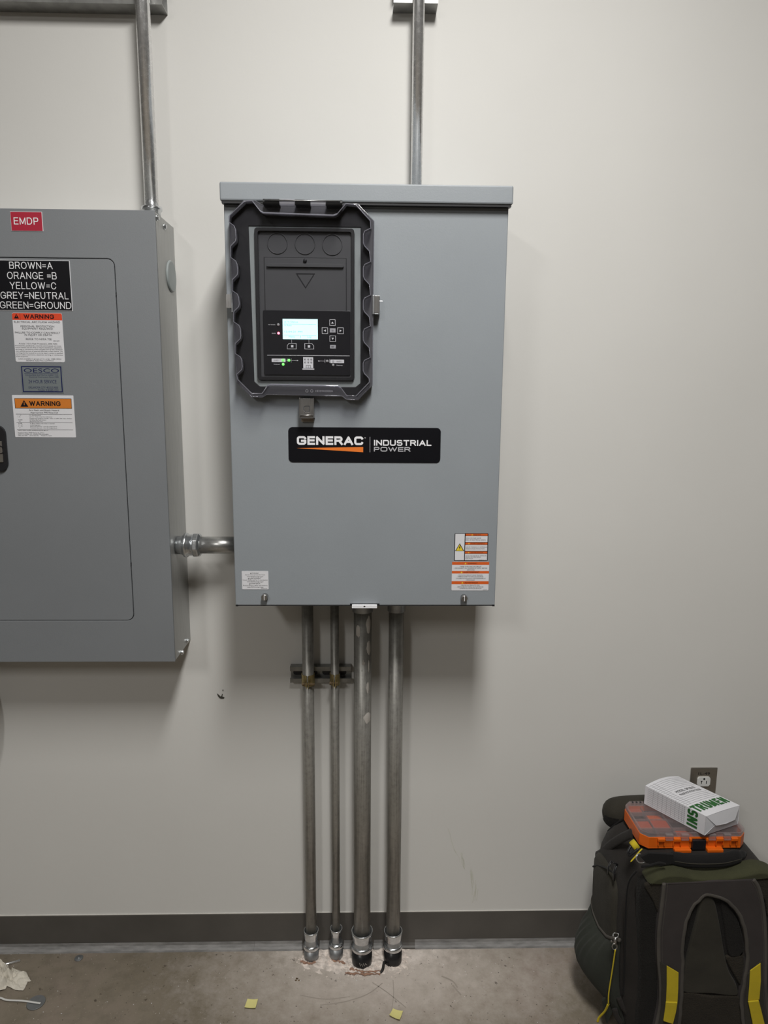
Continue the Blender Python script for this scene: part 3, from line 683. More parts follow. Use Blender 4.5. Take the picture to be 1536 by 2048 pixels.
# orange banded
fr, o = label_part(cabi, 'warning_label', (903.5, 1123.5, 977.5, 1181), CD_, 'lbl', .0022, label='white label with three orange header bands')
mp = fr.uv(.00068); gw = G()
for a, b in ((0.0, .105), (.315, .405), (.67, .775)): gw.flat([rect2(0.0, a+.001, 1.0, b)], mp)
gw.make('header_band', 'orange', o)
mp = fr.uv(.00080); gk = G(); gy = G()
for cx, cy in ((.36, .055), (.26, .36), (.29, .72)): gy.flat([[(cx-.026, cy+.03), (cx+.026, cy+.03), (cx, cy-.03)]], mp)
gy.make('yellow_triangle', 'yellowp', o)
for s, x0, x1, cy, h, b in (('WARNING', .42, .66, .055, .042, .04), ('- MORE THAN ONE LIVE CIRCUIT', .2, .79, .165, .034, .02), ('- DISCONNECT ALL SOURCES OF SUPPLY BEFORE', .05, .95, .22, .034, .02), ('SERVICING', .41, .61, .28, .034, .03),
                            ('AVERTISSEMENT', .31, .74, .36, .042, .04), ('- PLUS D\'UN CIRCUIT SOUS TENSION', .16, .83, .462, .034, .02), ('- DÉBRANCHER TOUTES LES SOURCES', .14, .85, .515, .034, .02),
                            ('- D\'ALIMENTATION AVANT D\'ENTREPRENDRE LE', .1, .91, .575, .034, .02), ('- DÉPANNAGE', .37, .62, .63, .034, .02), ('ADVERTENCIA', .35, .71, .722, .042, .04),
                            ('- MÁS DE UN CIRCUITO VIVO', .24, .76, .815, .034, .02), ('- DESCONECTE TODAS LAS FUENTES DE', .14, .86, .872, .034, .02), ('- SUMINISTRO ANTES DE SERVICIO', .2, .81, .925, .034, .02), ('10000020422', .85, .97, .97, .018, .02)):
    text(gk, mp, s, (x0+x1)/2, cy, h*1.12, x1-x0, b)
gk.make('lettering', 'ink', o)

# ---- control window: black mounting frame, grey sheet, bezel, fascia, smoked cover
dF = CD_
fr = Frame(464, 403, 747, 799, dF+.02)
def fp(L_, f_=None): return (f_ or fr).pts(L_)
outer_px = [(495, 405), (515, 404), (527, 409), (683, 410), (692, 406), (716, 408), (746, 440), (745, 768), (716, 798), (692, 797), (684, 791), (532, 789), (522, 795), (500, 794), (471, 764), (466, 434)]
inner_px = [(503, 450), (722, 450), (722, 772), (715, 780), (515, 780), (504, 772)]
fm = Frame(464, 403, 747, 799, dF+.004)
g = G().poly([fp(outer_px, fm), fp([(501, 452), (721, 452), (721, 764), (711, 772), (516, 772), (505, 762)], fm)], -dF-.006, -dF-.0001); g.make('mounting_frame', 'bezel2', cabi, bevel=.001)
# grey inner ring is the painted sheet, standing slightly proud
g = G().poly([fp([(500, 448), (722, 448), (722, 776), (500, 776)], fm), fm.rect(513, 458, 709, 761, .006)], -dF-.0045, -dF-.0002); g.make('sheet_opening', 'ring', cabi)
bz = Frame(513, 458, 709, 761, dF)
ctl = G().poly([bz.rect(513.5, 458.5, 708.5, 760.5, .006, 5), bz.rect(520, 465, 703, 754, .004, 4)], -dF-.011, -dF-.0002).make('controller_bezel', 'black', cabi, bevel=.0015)
g = G().poly([bz.rect(519, 464, 704, 755)], -dF-.0045, -dF-.0003); g.make('upper_panel', 'bezel', ctl)
dU = dF+.0045
for cx, cy in ((557.5, 487.5), (611.6, 487.8), (665.3, 489)):
    c0 = (bz.x(cx), bz.z(cy)); rad = .0198
    G().poly([circ(*c0, rad, 36), circ(*c0, rad-.0016, 36)], -dU-.0016, -dU+.0005).make('gauge_ring', 'bezel', ctl, bevel=.0005)
g = G().poly([bz.rect(530, 514.5, 693.5, 622), bz.rect(531.2, 515.7, 692.3, 620.8)], -dU-.0003, -dU); g.make('flap_gap', 'black', ctl)
g = G().poly([bz.rect(531.2, 515.7, 692.3, 620.8)], -dU-.0012, -dU+.0002); g.make('document_flap', 'bezel', ctl, bevel=.0005)
g = G().poly([bz.rect(536, 527.5, 688, 534, .0025)], -dU-.006, -dU-.0011); g.make('flap_grip', 'bezel', ctl, bevel=.0012)
g = G().lathe((bz.x(611.5), -dU, bz.z(521)), (0, -1, 0), [(0, .0035), (.004, .0035), (.0048, .002)], 16); g.make('flap_knob', 'bezel2', ctl, smooth=True)
g = G(); a = bz.pts([(593, 545.5), (631, 545.5), (612, 575)]); b = bz.pts([(596, 547), (628, 547), (612, 572.5)]); g.poly([a, b], -dU-.0020, -dU-.0011); g.make('moulded_triangle', 'bezel2', ctl)
# fascia
fd = dF+.0075
fa = Frame(527, 621, 701, 750, fd)
fas = G().poly([rr(fa.X0, fa.Z0, fa.X1, fa.Z1, .003, 3)], -fd, -dU+.0004).make('control_fascia', 'fascia', cabi, bevel=.0008)
def zx(u): return 490+u/6.4
def zy(v): return 600+v/6.4
scr = G().poly([fa.rect(zx(486), zy(243), zx(932), zy(500))], -fd-.0006, -fd+.0002).make('display_screen', 'screen', fas)
gl = G(); mp = fa.mp(.0011)
for q in ((500, 306, 912, 310), (500, 447, 700, 450), (725, 447, 912, 450), (711, 450, 716, 482)): gl.flat([rect2(zx(q[0]), zy(q[1]), zx(q[2]), zy(q[3]))], mp)
for s, x0, x1, cy in (('ATS Status', 505, 680, 280), ('In Auto', 508, 600, 323), ('12:04:21 PM', 506, 735, 405), ('Menu', 562, 640, 468), ('Log', 800, 850, 468)):
    text(gl, mp, s, zx((x0+x1)/2), zy(cy), 22/6.4, (x1-x0)/6.4, .0)
gl.make('screen_text', 'lcdink', fas)
gw = G(); gg = G(); mp = fa.mp(.0005)
def box_outline(x0, y0, x1, y1, wd=4):
    gw.flat([rect2(x0, y0, x1, y1), rect2(x0+wd, y0+wd, x1-wd, y1-wd)], lambda a, b: mp(zx(a), zy(b)))
mz = lambda a, b: mp(zx(a), zy(b))
def keycap(loop, m_='fascia'):
    return G().poly([fa.pts([(zx(a), zy(b)) for a, b in loop])], -fd-.0009, -fd+.0002).make('button', m_, fas, bevel=.0003)
mzb = lambda a, b: fa.mp(.0012)(zx(a), zy(b))
def arrowkey(x0, y0, x1, y1, d):
    keycap(rect2(x0, y0, x1, y1)); gw.flat([rect2(x0, y0, x1, y1), rect2(x0+5, y0+5, x1-5, y1-5)], mzb)
    cx, cy = (x0+x1)/2, (y0+y1)/2; s = 15
    T = {'u': [(cx, cy-s), (cx+s, cy+s*.8), (cx-s, cy+s*.8)], 'd': [(cx, cy+s), (cx+s, cy-s*.8), (cx-s, cy-s*.8)], 'l': [(cx-s, cy), (cx+s*.8, cy-s), (cx+s*.8, cy+s)], 'r': [(cx+s, cy), (cx-s*.8, cy-s), (cx-s*.8, cy+s)]}[d]
    gw.flat([T], mzb)
arrowkey(1083, 246, 1158, 325, 'u'); arrowkey(985, 348, 1062, 428, 'l'); arrowkey(1184, 347, 1262, 428, 'r'); arrowkey(1084, 450, 1162, 529, 'd')
keycap(rect2(1086, 358, 1160, 412), 'grey'); keycap(rect2(1088, 570, 1162, 616), 'grey')
for L_, q, lx in (([(538, 628), (538, 582), (562, 552), (658, 552), (658, 628)], (589, 576, 619, 606), 598), ([(762, 628), (762, 552), (857, 552), (882, 582), (882, 628)], (803, 575, 832, 607), 818)):
    keycap(L_); cxm = sum(p[0] for p in L_)/len(L_); cym = sum(p[1] for p in L_)/len(L_)
    inn = [(cxm+(a-cxm)*.91, cym+(b-cym)*.87) for a, b in L_]; gw.flat([L_, inn], mzb); gw.flat([rect2(*q)], mzb); gw.flat([rect2(lx-1.5, 505, lx+1.5, 552)], mz)
gw.flat([rect2(280, 706, 1340, 711)], mz)
# mains symbols
for q in ((533, 748, 537, 798), (586, 748, 589, 798), (516, 771, 560, 774), (590, 771, 668, 775), (1019, 752, 1022, 802), (1077, 752, 1080, 802), (946, 776, 1019, 779), (1064, 776, 1092, 779)): gw.flat([rect2(*q)], mz)
gw.flat([[(662, 764), (681, 773), (662, 783)]], mz); gw.flat([[(948, 768), (929, 777), (948, 787)]], mz)
bl = [rect2(742, 730, 870, 870)]+[rect2(x, y, x+19, y+20) for y in (750, 788) for x in (757, 797, 837)]+[rect2(776, 834, 838, 868)]
gw.flat(bl, mz)
for x in (757, 797, 837):
    for y in (750, 788): gw.flat([rect2(x+6, y+5, x+14, y+15)], mz)
gw.flat([rect2(781, 839, 805, 870)], mz); gw.flat([rect2(809, 839, 833, 870)], mz); gw.flat([rect2(730, 876, 883, 890)], mz)
gw.flat([rr(338, 750, 515, 795, 5)], mz); gw.flat([rr(1090, 758, 1267, 803, 5)], mz)
for s, x0, x1, cy, h in (('NOT IN AUTO', 305, 392, 318, 13), ('ALARM', 345, 394, 428, 13), ('Preferred', 365, 437, 824, 13), ('Preferred', 1172, 1247, 831, 13)):
    text(gw, mz, s, (x0+x1)/2, cy, h, x1-x0, .01)
gw.make('panel_print', 'white', fas)
gk = G(); mzk = lambda a, b: fa.mp(.0016)(zx(a), zy(b))
text(gk, mzk, 'SOURCE 1', 400, 772, 14, 72, .02); text(gk, mzk, 'SOURCE 2', 1208, 780, 14, 72, .02); text(gk, mzk, 'OK', 1123, 386, 18, 26, .04); text(gk, mzk, 'ESC', 1124, 593, 18, 34, .04)
gk.flat([rect2(1116, 770, 1138, 792), rect2(1119, 773, 1135, 789)], mzk)
gk.make('lettering', 'ink', fas, kind='stuff')
for u, v, r_, m_ in ((430, 318, 15, 'ledoff'), (432, 426, 13, 'ledred'), (483, 770, 14, 'ledgreen'), (559, 771, 15, 'ledgreen'), (484, 824, 15, 'ledgreen'), (1049, 778, 15, 'ledoff'), (1127, 829, 14, 'ledoff')):
    G().lathe((fa.x(zx(u)), -fd+.0001, fa.z(zy(v))), (0, -1, 0), [(0, r_*.000175), (.0016, r_*.000175), (.0021, r_*.00010)], 14).make('indicator_led', m_, fas, smooth=True)

# smoked cover
c0, c1 = dF+.016, dF+.044
fo = Frame(464, 403, 747, 799, c0)
flange = [(494, 404), (515, 404), (528, 412), (681, 413), (691, 407), (716, 408), (747, 440), (745, 768), (716, 799), (692, 798), (683, 791), (531, 789), (521, 795), (499, 794), (470, 765), (464, 434)]
def notch_left(y0, y1, xo, xi): return [(xo, y0), (xi-.5, y0+7), (xi, y0+14), (xi+1, y1-14), (xi, y1-8), (xo+1, y1)]
inner = [(497, 409), (512, 408)]
inner += [(528, 428), (534, 430.5), (670, 434), (677, 431)]+[(694, 411), (714, 413), (742, 443)]
for y0, y1 in ((457, 502), (522, 567), (588, 632), (650, 694), (714, 757)): inner += [(743, y0), (731, y0+6), (728.5, y0+12), (728.5, y1-16), (731, y1-10), (740.5, y1)]
inner += [(741, 765), (714, 794), (695, 793), (684, 778), (677, 773.5), (541, 771.5), (534, 774.5), (523, 790), (502, 790), (475, 762)]
for y0, y1 in reversed(((449, 495), (517, 561), (582, 624), (644, 688), (708, 751))): inner += [(472.5-(751-y1)*.018, y1), (483-(751-y1)*.02, y1-10), (484.5-(751-y1)*.022, y1-16), (483.5-(751-y1)*.022, y0+13), (481-(751-y1)*.022, y0+7), (470.5-(751-y1)*.018, y0)]
inner += [(468, 436)]
#ci = Frame(464, 403, 747, 799, dF+.036)
g = G().poly([fp(flange, fo), fp(inner, fo)], -c0+.0004, -dF-.0002); g.make('shade_backing_ring', 'bezel2', cabi)  # dark backing added to darken the flange and cast a shadow below
g = G().poly([fp(flange, fo), fp(inner, fo)], -c0-.004, -c0); cov = g.make('clear_cover', 'clearedge', cabi)
# side wall of the shell following the notches
def shell(L_, f0, y0, y1, k=1.0):
    g = G(); P_ = f0.pts(L_); n = len(P_); cxm = (f0.X0+f0.X1)/2; czm = (f0.Z0+f0.Z1)/2
    Q = [(cxm+(x-cxm)*k, czm+(z-czm)*k) for x, z in P_]
    g.add([(x, -y0, z) for x, z in P_]+[(x, -y1, z) for x, z in Q], [(i, (i+1) % n, (i+1) % n+n, i+n) for i in range(n)]); return g, Q
g, Q = shell(inner, fo, c0+.004, c1, .985); g.make('cover_wall', 'smokeside', cov)
g = G().poly([Q], -c1-.0005, -c1+.0015); g.make('cover_face', 'smoke', cov)
g = G(); g.tube([(x, -c1, z) for x, z in Q], .0009, 6, closed=True); g.make('cover_edge_highlight', 'edgeglint', cov, smooth=True)  # pale bead added so the clear edges look bright
g = G(); g.tube([(x, -c0-.004, z) for x, z in fo.pts(flange)], .0013, 6, closed=True); g.make('cover_edge_highlight', 'clearedge', cov, smooth=True)
# bright lower/upper channels
for L_ in ([(528, 428), (534, 431), (670, 434), (677, 431)], [(684, 778), (677, 773.5), (541, 771.5), (534, 774.5)]):
    Pq = fo.pts(L_); G().tube([(x*.985+(fo.X0+fo.X1)/2*.015, -c1-.0005, z*.985+(fo.Z0+fo.Z1)/2*.015) for x, z in Pq], .0018, 8).make('moulded_bead', 'edgeglint', cov, smooth=True)
gq = G(); fz = Frame(464, 403, 747, 799, c0+.004); mp = fz.mp(.001)
for cx in (611.5, 621.5): gq.flat([circ(cx, 781, 3, 16), circ(cx, 781, 2.2, 16)], mp)
text(gq, mp, '1835942000A', 647, 781, 4.2, 36, .0); gq.make('moulded_number', 'grey', cov)
# hinge knuckles
for k, (u0, u1) in enumerate(((526, 559), (559, 590), (590.5, 621), (621, 652), (652, 685))):
    v0 = 398+k*.6; fh = Frame(u0, v0, u1, v0+12, c1-.004); r_ = (fh.Z0-fh.Z1)/2
    g = G()
    if k % 2 == 0: g.box(fh.X0+.0003, fh.X1-.0003, -c1+.004, -dF-.001, fh.Z1+.001, fh.Z0)
    g.lathe((fh.X0+.0003, -c1+.004, (fh.Z0+fh.Z1)/2), (1, 0, 0), [(0, r_), (fh.X1-fh.X0-.0006, r_)], 18)
    g.make('hinge_knuckle', 'black' if k % 2 == 0 else 'clear', cabi)
fh = Frame(526, 403, 685, 405, c1-.004); G().lathe((fh.X0+.004, -c1-.0025, fh.Z0), (1, 0, 0), [(0, .0012), (fh.X1-fh.X0-.008, .0012)], 10).make('hinge_pin', 'zinc', cabi, smooth=True)
# latches
fl = Frame(598, 795, 629, 845, c0+.006); dl = fl.d
g = G(); 
D = [(fl.x(621), fl.z(v)) for v in (812, 823)]
hole = [(fl.x(619.5), fl.z(811.5)), (fl.x(619.5), fl.z(824)), (fl.x(611), fl.z(824)), (fl.x(607.5), fl.z(821)), (fl.x(606.5), fl.z(817.5)), (fl.x(607.5), fl.z(814)), (fl.x(611), fl.z(811.5))]
g.poly([fl.rect(600.5, 797, 626, 836.5, .001), hole], -dl-.002, -dl); lat = g.make('latch', 'steel', cabi, bevel=.0006)
g = G().poly([[(x*.84+.16*fl.x(613), z*.84+.16*fl.z(817.5)) for x, z in hole]], -dl-.0006, -dl+.001); g.make('latch_tongue', 'steel', lat)
for a_, b_ in ((598.5, 600.5), (626, 628.2)): G().box(fl.x(a_), fl.x(b_), -dl-.003, -dF-.0001, fl.z(836), fl.z(796)).make('latch_cheek', 'steel', lat, bevel=.0004)
g = G(); g.lathe((fl.x(600.5), -dl-.003, fl.z(831)), (1, 0, 0), [(0, .0018), (fl.x(626)-fl.x(600.5), .0018)], 10); g.make('latch_roll', 'steel', lat, smooth=True)
g = G(); g.poly([fl.rect(601, 837, 626, 844, .0006)], -dF-.008, -dF-.0001); g.make('strike', 'tan', lat, bevel=.0006)
fl = Frame(450, 585, 470, 628, c0+.004)
g = G(); g.poly([fl.rect(452.5, 588.5, 464, 616, .001)], -fl.d-.0015, -fl.d); lat = g.make('latch', 'steel', cabi, bevel=.0006)
g = G(); g.box(fl.x(463), fl.x(466), -fl.d-.004, -dF-.001, fl.z(625), fl.z(586)); g.make('latch_cheek', 'zincdull', lat, bevel=.0006)
g = G(); g.box(fl.x(456), fl.x(460), -fl.d, -dF+.01, fl.z(614), fl.z(590)); g.make('strike', 'steel', lat)
fl = Frame(744, 588, 768, 632, c0+.004)
g = G(); g.poly([fl.rect(748, 592, 759, 626, .001)], -fl.d-.003, -fl.d); lat = g.make('latch', 'steel', cabi, bevel=.0006)
for a_, b_, c_, d_, e_ in ((745, 748.5, .005, 629, 591), (758, 759.5, .003, 628, 592), (749, 757.5, .003, 629, 627.4)): G().box(fl.x(a_), fl.x(b_), -fl.d-c_, -dF-.001, fl.z(d_), fl.z(e_)).make('latch_cheek', 'zincdull', lat, bevel=.0004)
g = G(); g.lathe((fl.x(757), -fl.d-.001, fl.z(602.5)), (1, 0, 0), [(0, .0011), (fl.x(764.5)-fl.x(757), .0008)], 8); g.make('cotter_pin', 'zinc', lat)

# ------------------------------------------------------------------ left panelboard
EX0, EX1, ED, EZ0, EZ1 = -.944, -.4363, .1413, .8614, 1.8297
emd = thing('panelboard_cabinet', 'grey panelboard with galvanised side and red EMDP plate, at the left edge', 'electrical cabinet', ((EX0+EX1)/2, -.07, EZ0))
G().box(EX0+.003, EX1-.0003, -ED+.0055, -.0005, EZ0+.0015, EZ1-.0015).make('back_box', 'galv', emd, bevel=.001)
gq = Frame(0, 518, 268, 1240, ED)
dx1 = -.5245; dx0 = EX0+EX1-dx1; dz1, dz0 = 1.7335, .9605
doorl = rr(dx0, dz0, dx1, dz1, .014, 6)
G().poly([[(EX0, EZ0), (EX1, EZ0), (EX1, EZ1), (EX0, EZ1)], rr(dx0-.0016, dz0-.0016, dx1+.0016, dz1+.0016, .0156, 6)], -ED, -ED+.0052).make('trim_cover', 'emdp', emd, bevel=.0012)
G().poly([rr(dx0-.004, dz0-.004, dx1+.004, dz1+.004, .016, 6)], -ED+.0046, -ED+.0053).make('door_gap', 'black', emd)
door = G().poly([doorl], -ED-.0004, -ED+.0044).make('door', 'emdp', emd, bevel=.0008)
for u, v in ((232, 588), (236, 650), (263, 1128)):
    z = W(u, v, ED).z; G().box(dx1+.0006, dx1+.0026, -ED-.0008, -ED+.002, z-.0035, z+.0035).make('hinge_pin', 'black', emd)
G().box(EX1-.0065, EX1-.0050, -ED-.0004, -ED+.003, EZ0+.003, EZ1-.003)
# side hardware
for u, v, d in ((313, 435.5, .128), (334.5, 453.5, .075), (373.5, 1281.5, .035), (357, 1304.5, .085)):
    # find depth on the side face x=EX1
    lo, hi = 0, .141
    for _ in range(30):
        mdl = (lo+hi)/2
        if W(u, v, mdl).x < EX1: lo = mdl
        else: hi = mdl
    # at x fixed, larger depth -> larger |x|; choose the solved depth clamped
    dd = min(max(d, .01), .13); z = W(u, v, dd).z
    so = G(); so.lathe((EX1-.0004, -dd, z), (1, 0, 0), [(0, .0065), (.0015, .0065)], 14).lathe((EX1+.001, -dd, z), (1, 0, 0), [(0, .0048), (.0035, .0048)], 6); so.make('screw', 'zinc', emd, bevel=.0004)
g = G().lathe((EX1-.0003, -.042, W(346, 553, .042).z), (1, 0, 0), [(0, .034), (.002, .034), (.004, .031)], 32); o = g.make('hole_plug', 'ring', emd); shade_auto(o)
# latch
fl = Frame(-40, 850, 15, 943, ED)
lt = G().poly([rr(W(15, 896, ED).x-.052, fl.Z1, W(15, 896, ED).x, fl.Z0, .018, 6)], -ED-.006, -ED-.0003).make('latch_housing', 'black', emd, bevel=.002)
x1 = W(8, 896, ED).x
G().poly([[(x1-.036, W(2, 924, ED).z), (x1, W(2, 924, ED).z), (x1, W(2, 882, ED).z), (x1-.036, W(2, 882, ED).z)]], -ED-.0085, -ED-.0055).make('paddle', 'plate', lt, bevel=.0008)
G().tube([(x1-.004-.008*math.cos(t*.3), -ED-.009, W(0, 898, ED).z+.008*math.sin(t*.3)-.001) for t in range(-8, 9)], .0008, 6).make('key_slot', 'ink', lt)
# engraved plates and stickers
fr, o = label_part(emd, 'name_plate', (22, 423.5, 85.5, 462.5), ED, 'white', .0003, .0010, 'small red plate reading EMDP')
G().poly([[(fr.X0+.0008, fr.Z1+.0008), (fr.X1-.0008, fr.Z1+.0008), (fr.X1-.0008, fr.Z0-.0008), (fr.X0+.0008, fr.Z0-.0008)]], -ED-.0016, -ED-.0009).make('red_face', 'redlbl', o)
gw = G(); stext(gw, fr.mp(.0020), 'EMDP', 53, 442.5, 14.2, 49, .125, .5, .22); gw.make('lettering', 'white', o)
fr, o = label_part(emd, 'colour_code_plate', (-9, 520.5, 142.5, 621.5), ED+.0004, 'white', .0003, .0010, 'black engraved plate of white wire colour codes')
G().poly([[(fr.X0+.001, fr.Z1+.001), (fr.X1-.001, fr.Z1+.001), (fr.X1-.001, fr.Z0-.001), (fr.X0+.001, fr.Z0-.001)]], -ED-.0020, -ED-.0013).make('black_face', 'nameplate', o)
gw = G(); mp = fr.mp(.0021)
for s, cx, cy, wd in (('BROWN=A', 65.5, 531.2, 86), ('ORANGE =B', 66, 551.3, 98.5), ('YELLOW=C', 67, 571.3, 92.5), ('GREY=NEUTRAL', 68.5, 591, 136), ('GREEN=GROUND', 69, 610.5, 143)): stext(gw, mp, s, cx, cy, 14.0, wd, .105, .47, .2)
gw.make('lettering', 'white', o)
fr, o = label_part(emd, 'warning_label', (28, 626, 127, 724), ED+.0004, 'lbl', .003, label='white arc flash label with a red-orange header')
gw = G(); gw.flat([[(0, .145), (0, .03), (.02, .005), (.98, .005), (1, .03), (1, .145)]], fr.uv(.00068)); gw.make('header_band', 'redorange', o)
gk = G(); mp = fr.uv(.00080)
gk.flat([[(.035, .115), (.135, .115), (.085, .02)], [(.079, .085), (.091, .085), (.091, .05), (.079, .05)]], mp); gk.flat([rect2(.155, 0.005, .16, .145)], mp)
stext(gk, fr.mp(.00080), 'WARNING', 81, 633.2, 8.6, 60, .2, .42, .16)
for s, x0, x1, cy, h, b in (('ELECTRICAL ARC FLASH HAZARD', .03, .955, .185, .036, .02), ('PERSONAL PROTECTION', .155, .83, .272, .036, .02), ('EQUIPMENT REQUIRED', .18, .80, .318, .036, .02),
                            ('FAILURE TO COMPLY CAN RESULT', .03, .945, .40, .036, .02), ('IN INJURY OR DEATH', .22, .77, .446, .036, .02), ('REFER TO NFPA 70E', .24, .76, .533, .036, .02), ('108B1382P1', .79, .92, .565, .016, .02),
                            ('Article 110.16 Flash Protection, 2002 NEC', .09, .87, .625, .028, .015), ('Switchboards, panelboards, industrial control panels and motor', .01, .95, .668, .022, 0), ('control centers that are likely to require examination, adjustment,', .015, .96, .705, .022, 0),
                            ('servicing, or maintenance while energized shall be field marked to', .015, .965, .742, .022, 0), ('warn qualified persons of potential electrical arc flash hazards. The', .015, .965, .779, .022, 0), ('marking shall be located so as to be clearly visible to qualified', .015, .965, .816, .022, 0),
                            ('persons before examination, adjustment, servicing, or maintenance', .015, .965, .853, .022, 0), ('of the equipment.', .015, .26, .888, .022, 0), ('Labels available in groups of 10, order 108B1382G1', .06, .93, .937, .022, 0), ('GENERAL ELECTRIC COMPANY', .21, .78, .973, .022, 0)):
    text(gk, mp, s, (x0+x1)/2, cy, h, x1-x0, b)
gk.make('lettering', 'ink', o)
fr, o = label_part(emd, 'service_label', (42.5, 731, 126, 786), ED+.0004, 'foil', .0006, label='silver service label printed in navy')
gk = G(); mp = fr.uv(.00068)
gk.flat([rect2(.02, .03, .98, .97), rect2(.045, .065, .955, .935)], mp); gk.flat([rect2(.09, .29, .90, .305)], mp)
text(gk, mp, 'OESCO', .50, .185, .15, .84, .0)
for s, x0, x1, cy, h, b in (('OKLAHOMA ELECTRICAL SUPPLY CO.', .11, .90, .355, .05, 0), ('Electrical Contractors Since 1909', .2, .90, .42, .05, 0), ('24 HOUR SERVICE', .175, .84, .585, .125, .04), ('OKLAHOMA CITY: 405.525.9000', .16, .87, .80, .075, .04), ('TULSA: 918.585.1201', .38, .87, .895, .075, .04)):
    text(gk, mp, s, (x0+x1)/2, cy, h, x1-x0, b)
gk.make('lettering', 'inkblue', o)
fr, o = label_part(emd, 'warning_label', (27.5, 790.5, 149.5, 874.5), ED+.0004, 'lbl', .0015, label='larger white label with an amber WARNING box')
gk = G(); gk.flat([rect2(.035, .075, .965, .315)], fr.uv(.00066)); 
gw = G(); gw.flat([rect2(.042, .085, .958, .305)], fr.uv(.00074)); gw.make('header_band', 'amber', o)
mp = fr.uv(.00082)
gk.flat([[(.125, .275), (.255, .275), (.19, .115)], [(.184, .235), (.196, .235), (.196, .165), (.184, .165)]], mp)
stext(gk, fr.mp(.00082), 'WARNING', 92, 807, 9.8, 62, .2, .42, .16)
for s, x0, x1, cy, h, b in (('Arc Flash and Shock Hazard', .26, .75, .355, .032, .02), ('Appropriate PPE Required', .28, .73, .41, .032, .02),
                            ('Arc Flash Boundary', .26, .45, .475, .02, .01), ('cal/cm²  Flash Hazard at 18 inches', .26, .63, .512, .02, .01), ('Hazard Risk Category and PPE - Refer to NFPA 70E Table 130.7(C)', .26, .95, .548, .02, 0), ('kA Bolted Bus Fault Current', .26, .53, .585, .02, .01), ('Seconds Arcing Time', .26, .47, .62, .02, .01),
                            ('kV Shock Hazard when cover is removed', .26, .66, .67, .02, .01), ('Limited Approach', .26, .43, .708, .02, .01), ('Restricted Approach - Class 00 Voltage Gloves', .26, .70, .742, .02, .01), ('Prohibited Approach - Class 00 Voltage Gloves', .26, .70, .777, .02, .01),
                            ("1' - 2\"", .07, .13, .475, .02, 0), ('1.2', .07, .11, .512, .02, 0), ('10.000', .07, .14, .585, .02, 0), ('0.5', .08, .11, .62, .02, 0), ('0.208', .07, .13, .67, .02, 0), ("3' - 6\"", .07, .14, .708, .02, 0), ("1' - 0\"", .07, .14, .742, .02, 0), ('1"', .08, .1, .777, .02, 0),
                            ('SAFETY CODE: 1013-0001 OKLAHOMA ELECTRIC 480 / 277', .06, .55, .838, .02, .01), ('Equipment Name: EMDP (Fed by: NL-ATP-1)', .05, .48, .895, .02, .01), ('SCOTT D. COLLIER, LLC  CONSULTING ENGINEERS', .05, .55, .93, .02, 0), ('(405) 325-3000     (2010 NEC/70)      PROJECT # 6234', .05, .60, .962, .02, 0)):
    text(gk, mp, s, (x0+x1)/2, cy, h, x1-x0, b)
for y in (.445, .645, .815): gk.flat([rect2(.04, y, .96, y+.006)], mp)
gk.make('lettering', 'ink', o)

# bent conduit at the very left, under the panel
g = G(); zz = [(-.957, -.05, .85), (-.948, -.05, .80), (-.935, -.05, .74), (-.930, -.05, .69), (-.935, -.05, .63), (-.950, -.05, .57), (-.98, -.05, .50), (-1.03, -.05, .44)]
g.tube(smoothpts(zz, 5), .0125, 16)
tag(g.make('flexible_conduit', 'zincdull', smooth=True), 'dark bent conduit at the left edge below the EMDP panel', 'conduit')

# ------------------------------------------------------------------ wall outlet
fo_ = Frame(1381, 1535, 1436, 1625, .003)
OX0 = .8400; OX1 = .9098; OZ1 = .515; OZ0 = OZ1-.1143
out = thing('wall_outlet', 'stainless duplex outlet marked 1L-49, behind the white carton', 'outlet', ((OX0+OX1)/2, -.003, OZ0))
G().box(OX0, OX1, -.0045, -.0003, OZ0, OZ1).make('cover_plate', 'plate', out, bevel=.0018)
oxc = (OX0+OX1)/2; gk = G()
text(gk, lambda a, b: (a, -.0048, b), '1L-49', oxc, OZ1-.016, .0075, .030, .0, up=1); gk.make('lettering', 'ink', out)
for k in (0, 1):
    zc3 = OZ1-.0375-k*.039
    lp = [(oxc+a*.0172/1.0, zc3+b) for a, b in [(-1, -.0085), (-.78, -.0132), (.78, -.0132), (1, -.0085), (1, .0085), (.78, .0132), (-.78, .0132), (-1, .0085)]]
    rc = G().poly([lp], -.0075, -.0040).make('receptacle_face', 'outlet', out, bevel=.0012)
    g = G(); g.poly([circ(oxc, zc3+.0078, .0026, 10)], -.0078, -.0070)
    for s_ in (-1, 1): g.box(oxc+s_*.0063-.0009, oxc+s_*.0063+.0009, -.0078, -.0070, zc3-.0055, zc3+.0025)
    g.box(oxc-.0085, oxc-.0040, -.0078, -.0070, zc3+.001, zc3+.0025)
    g.make('slot', 'ink', rc)
G().lathe((oxc, -.0044, OZ1-.057), (0, -1, 0), [(0, .003), (.0012, .0025)], 12).make('screw', 'zinc', out)
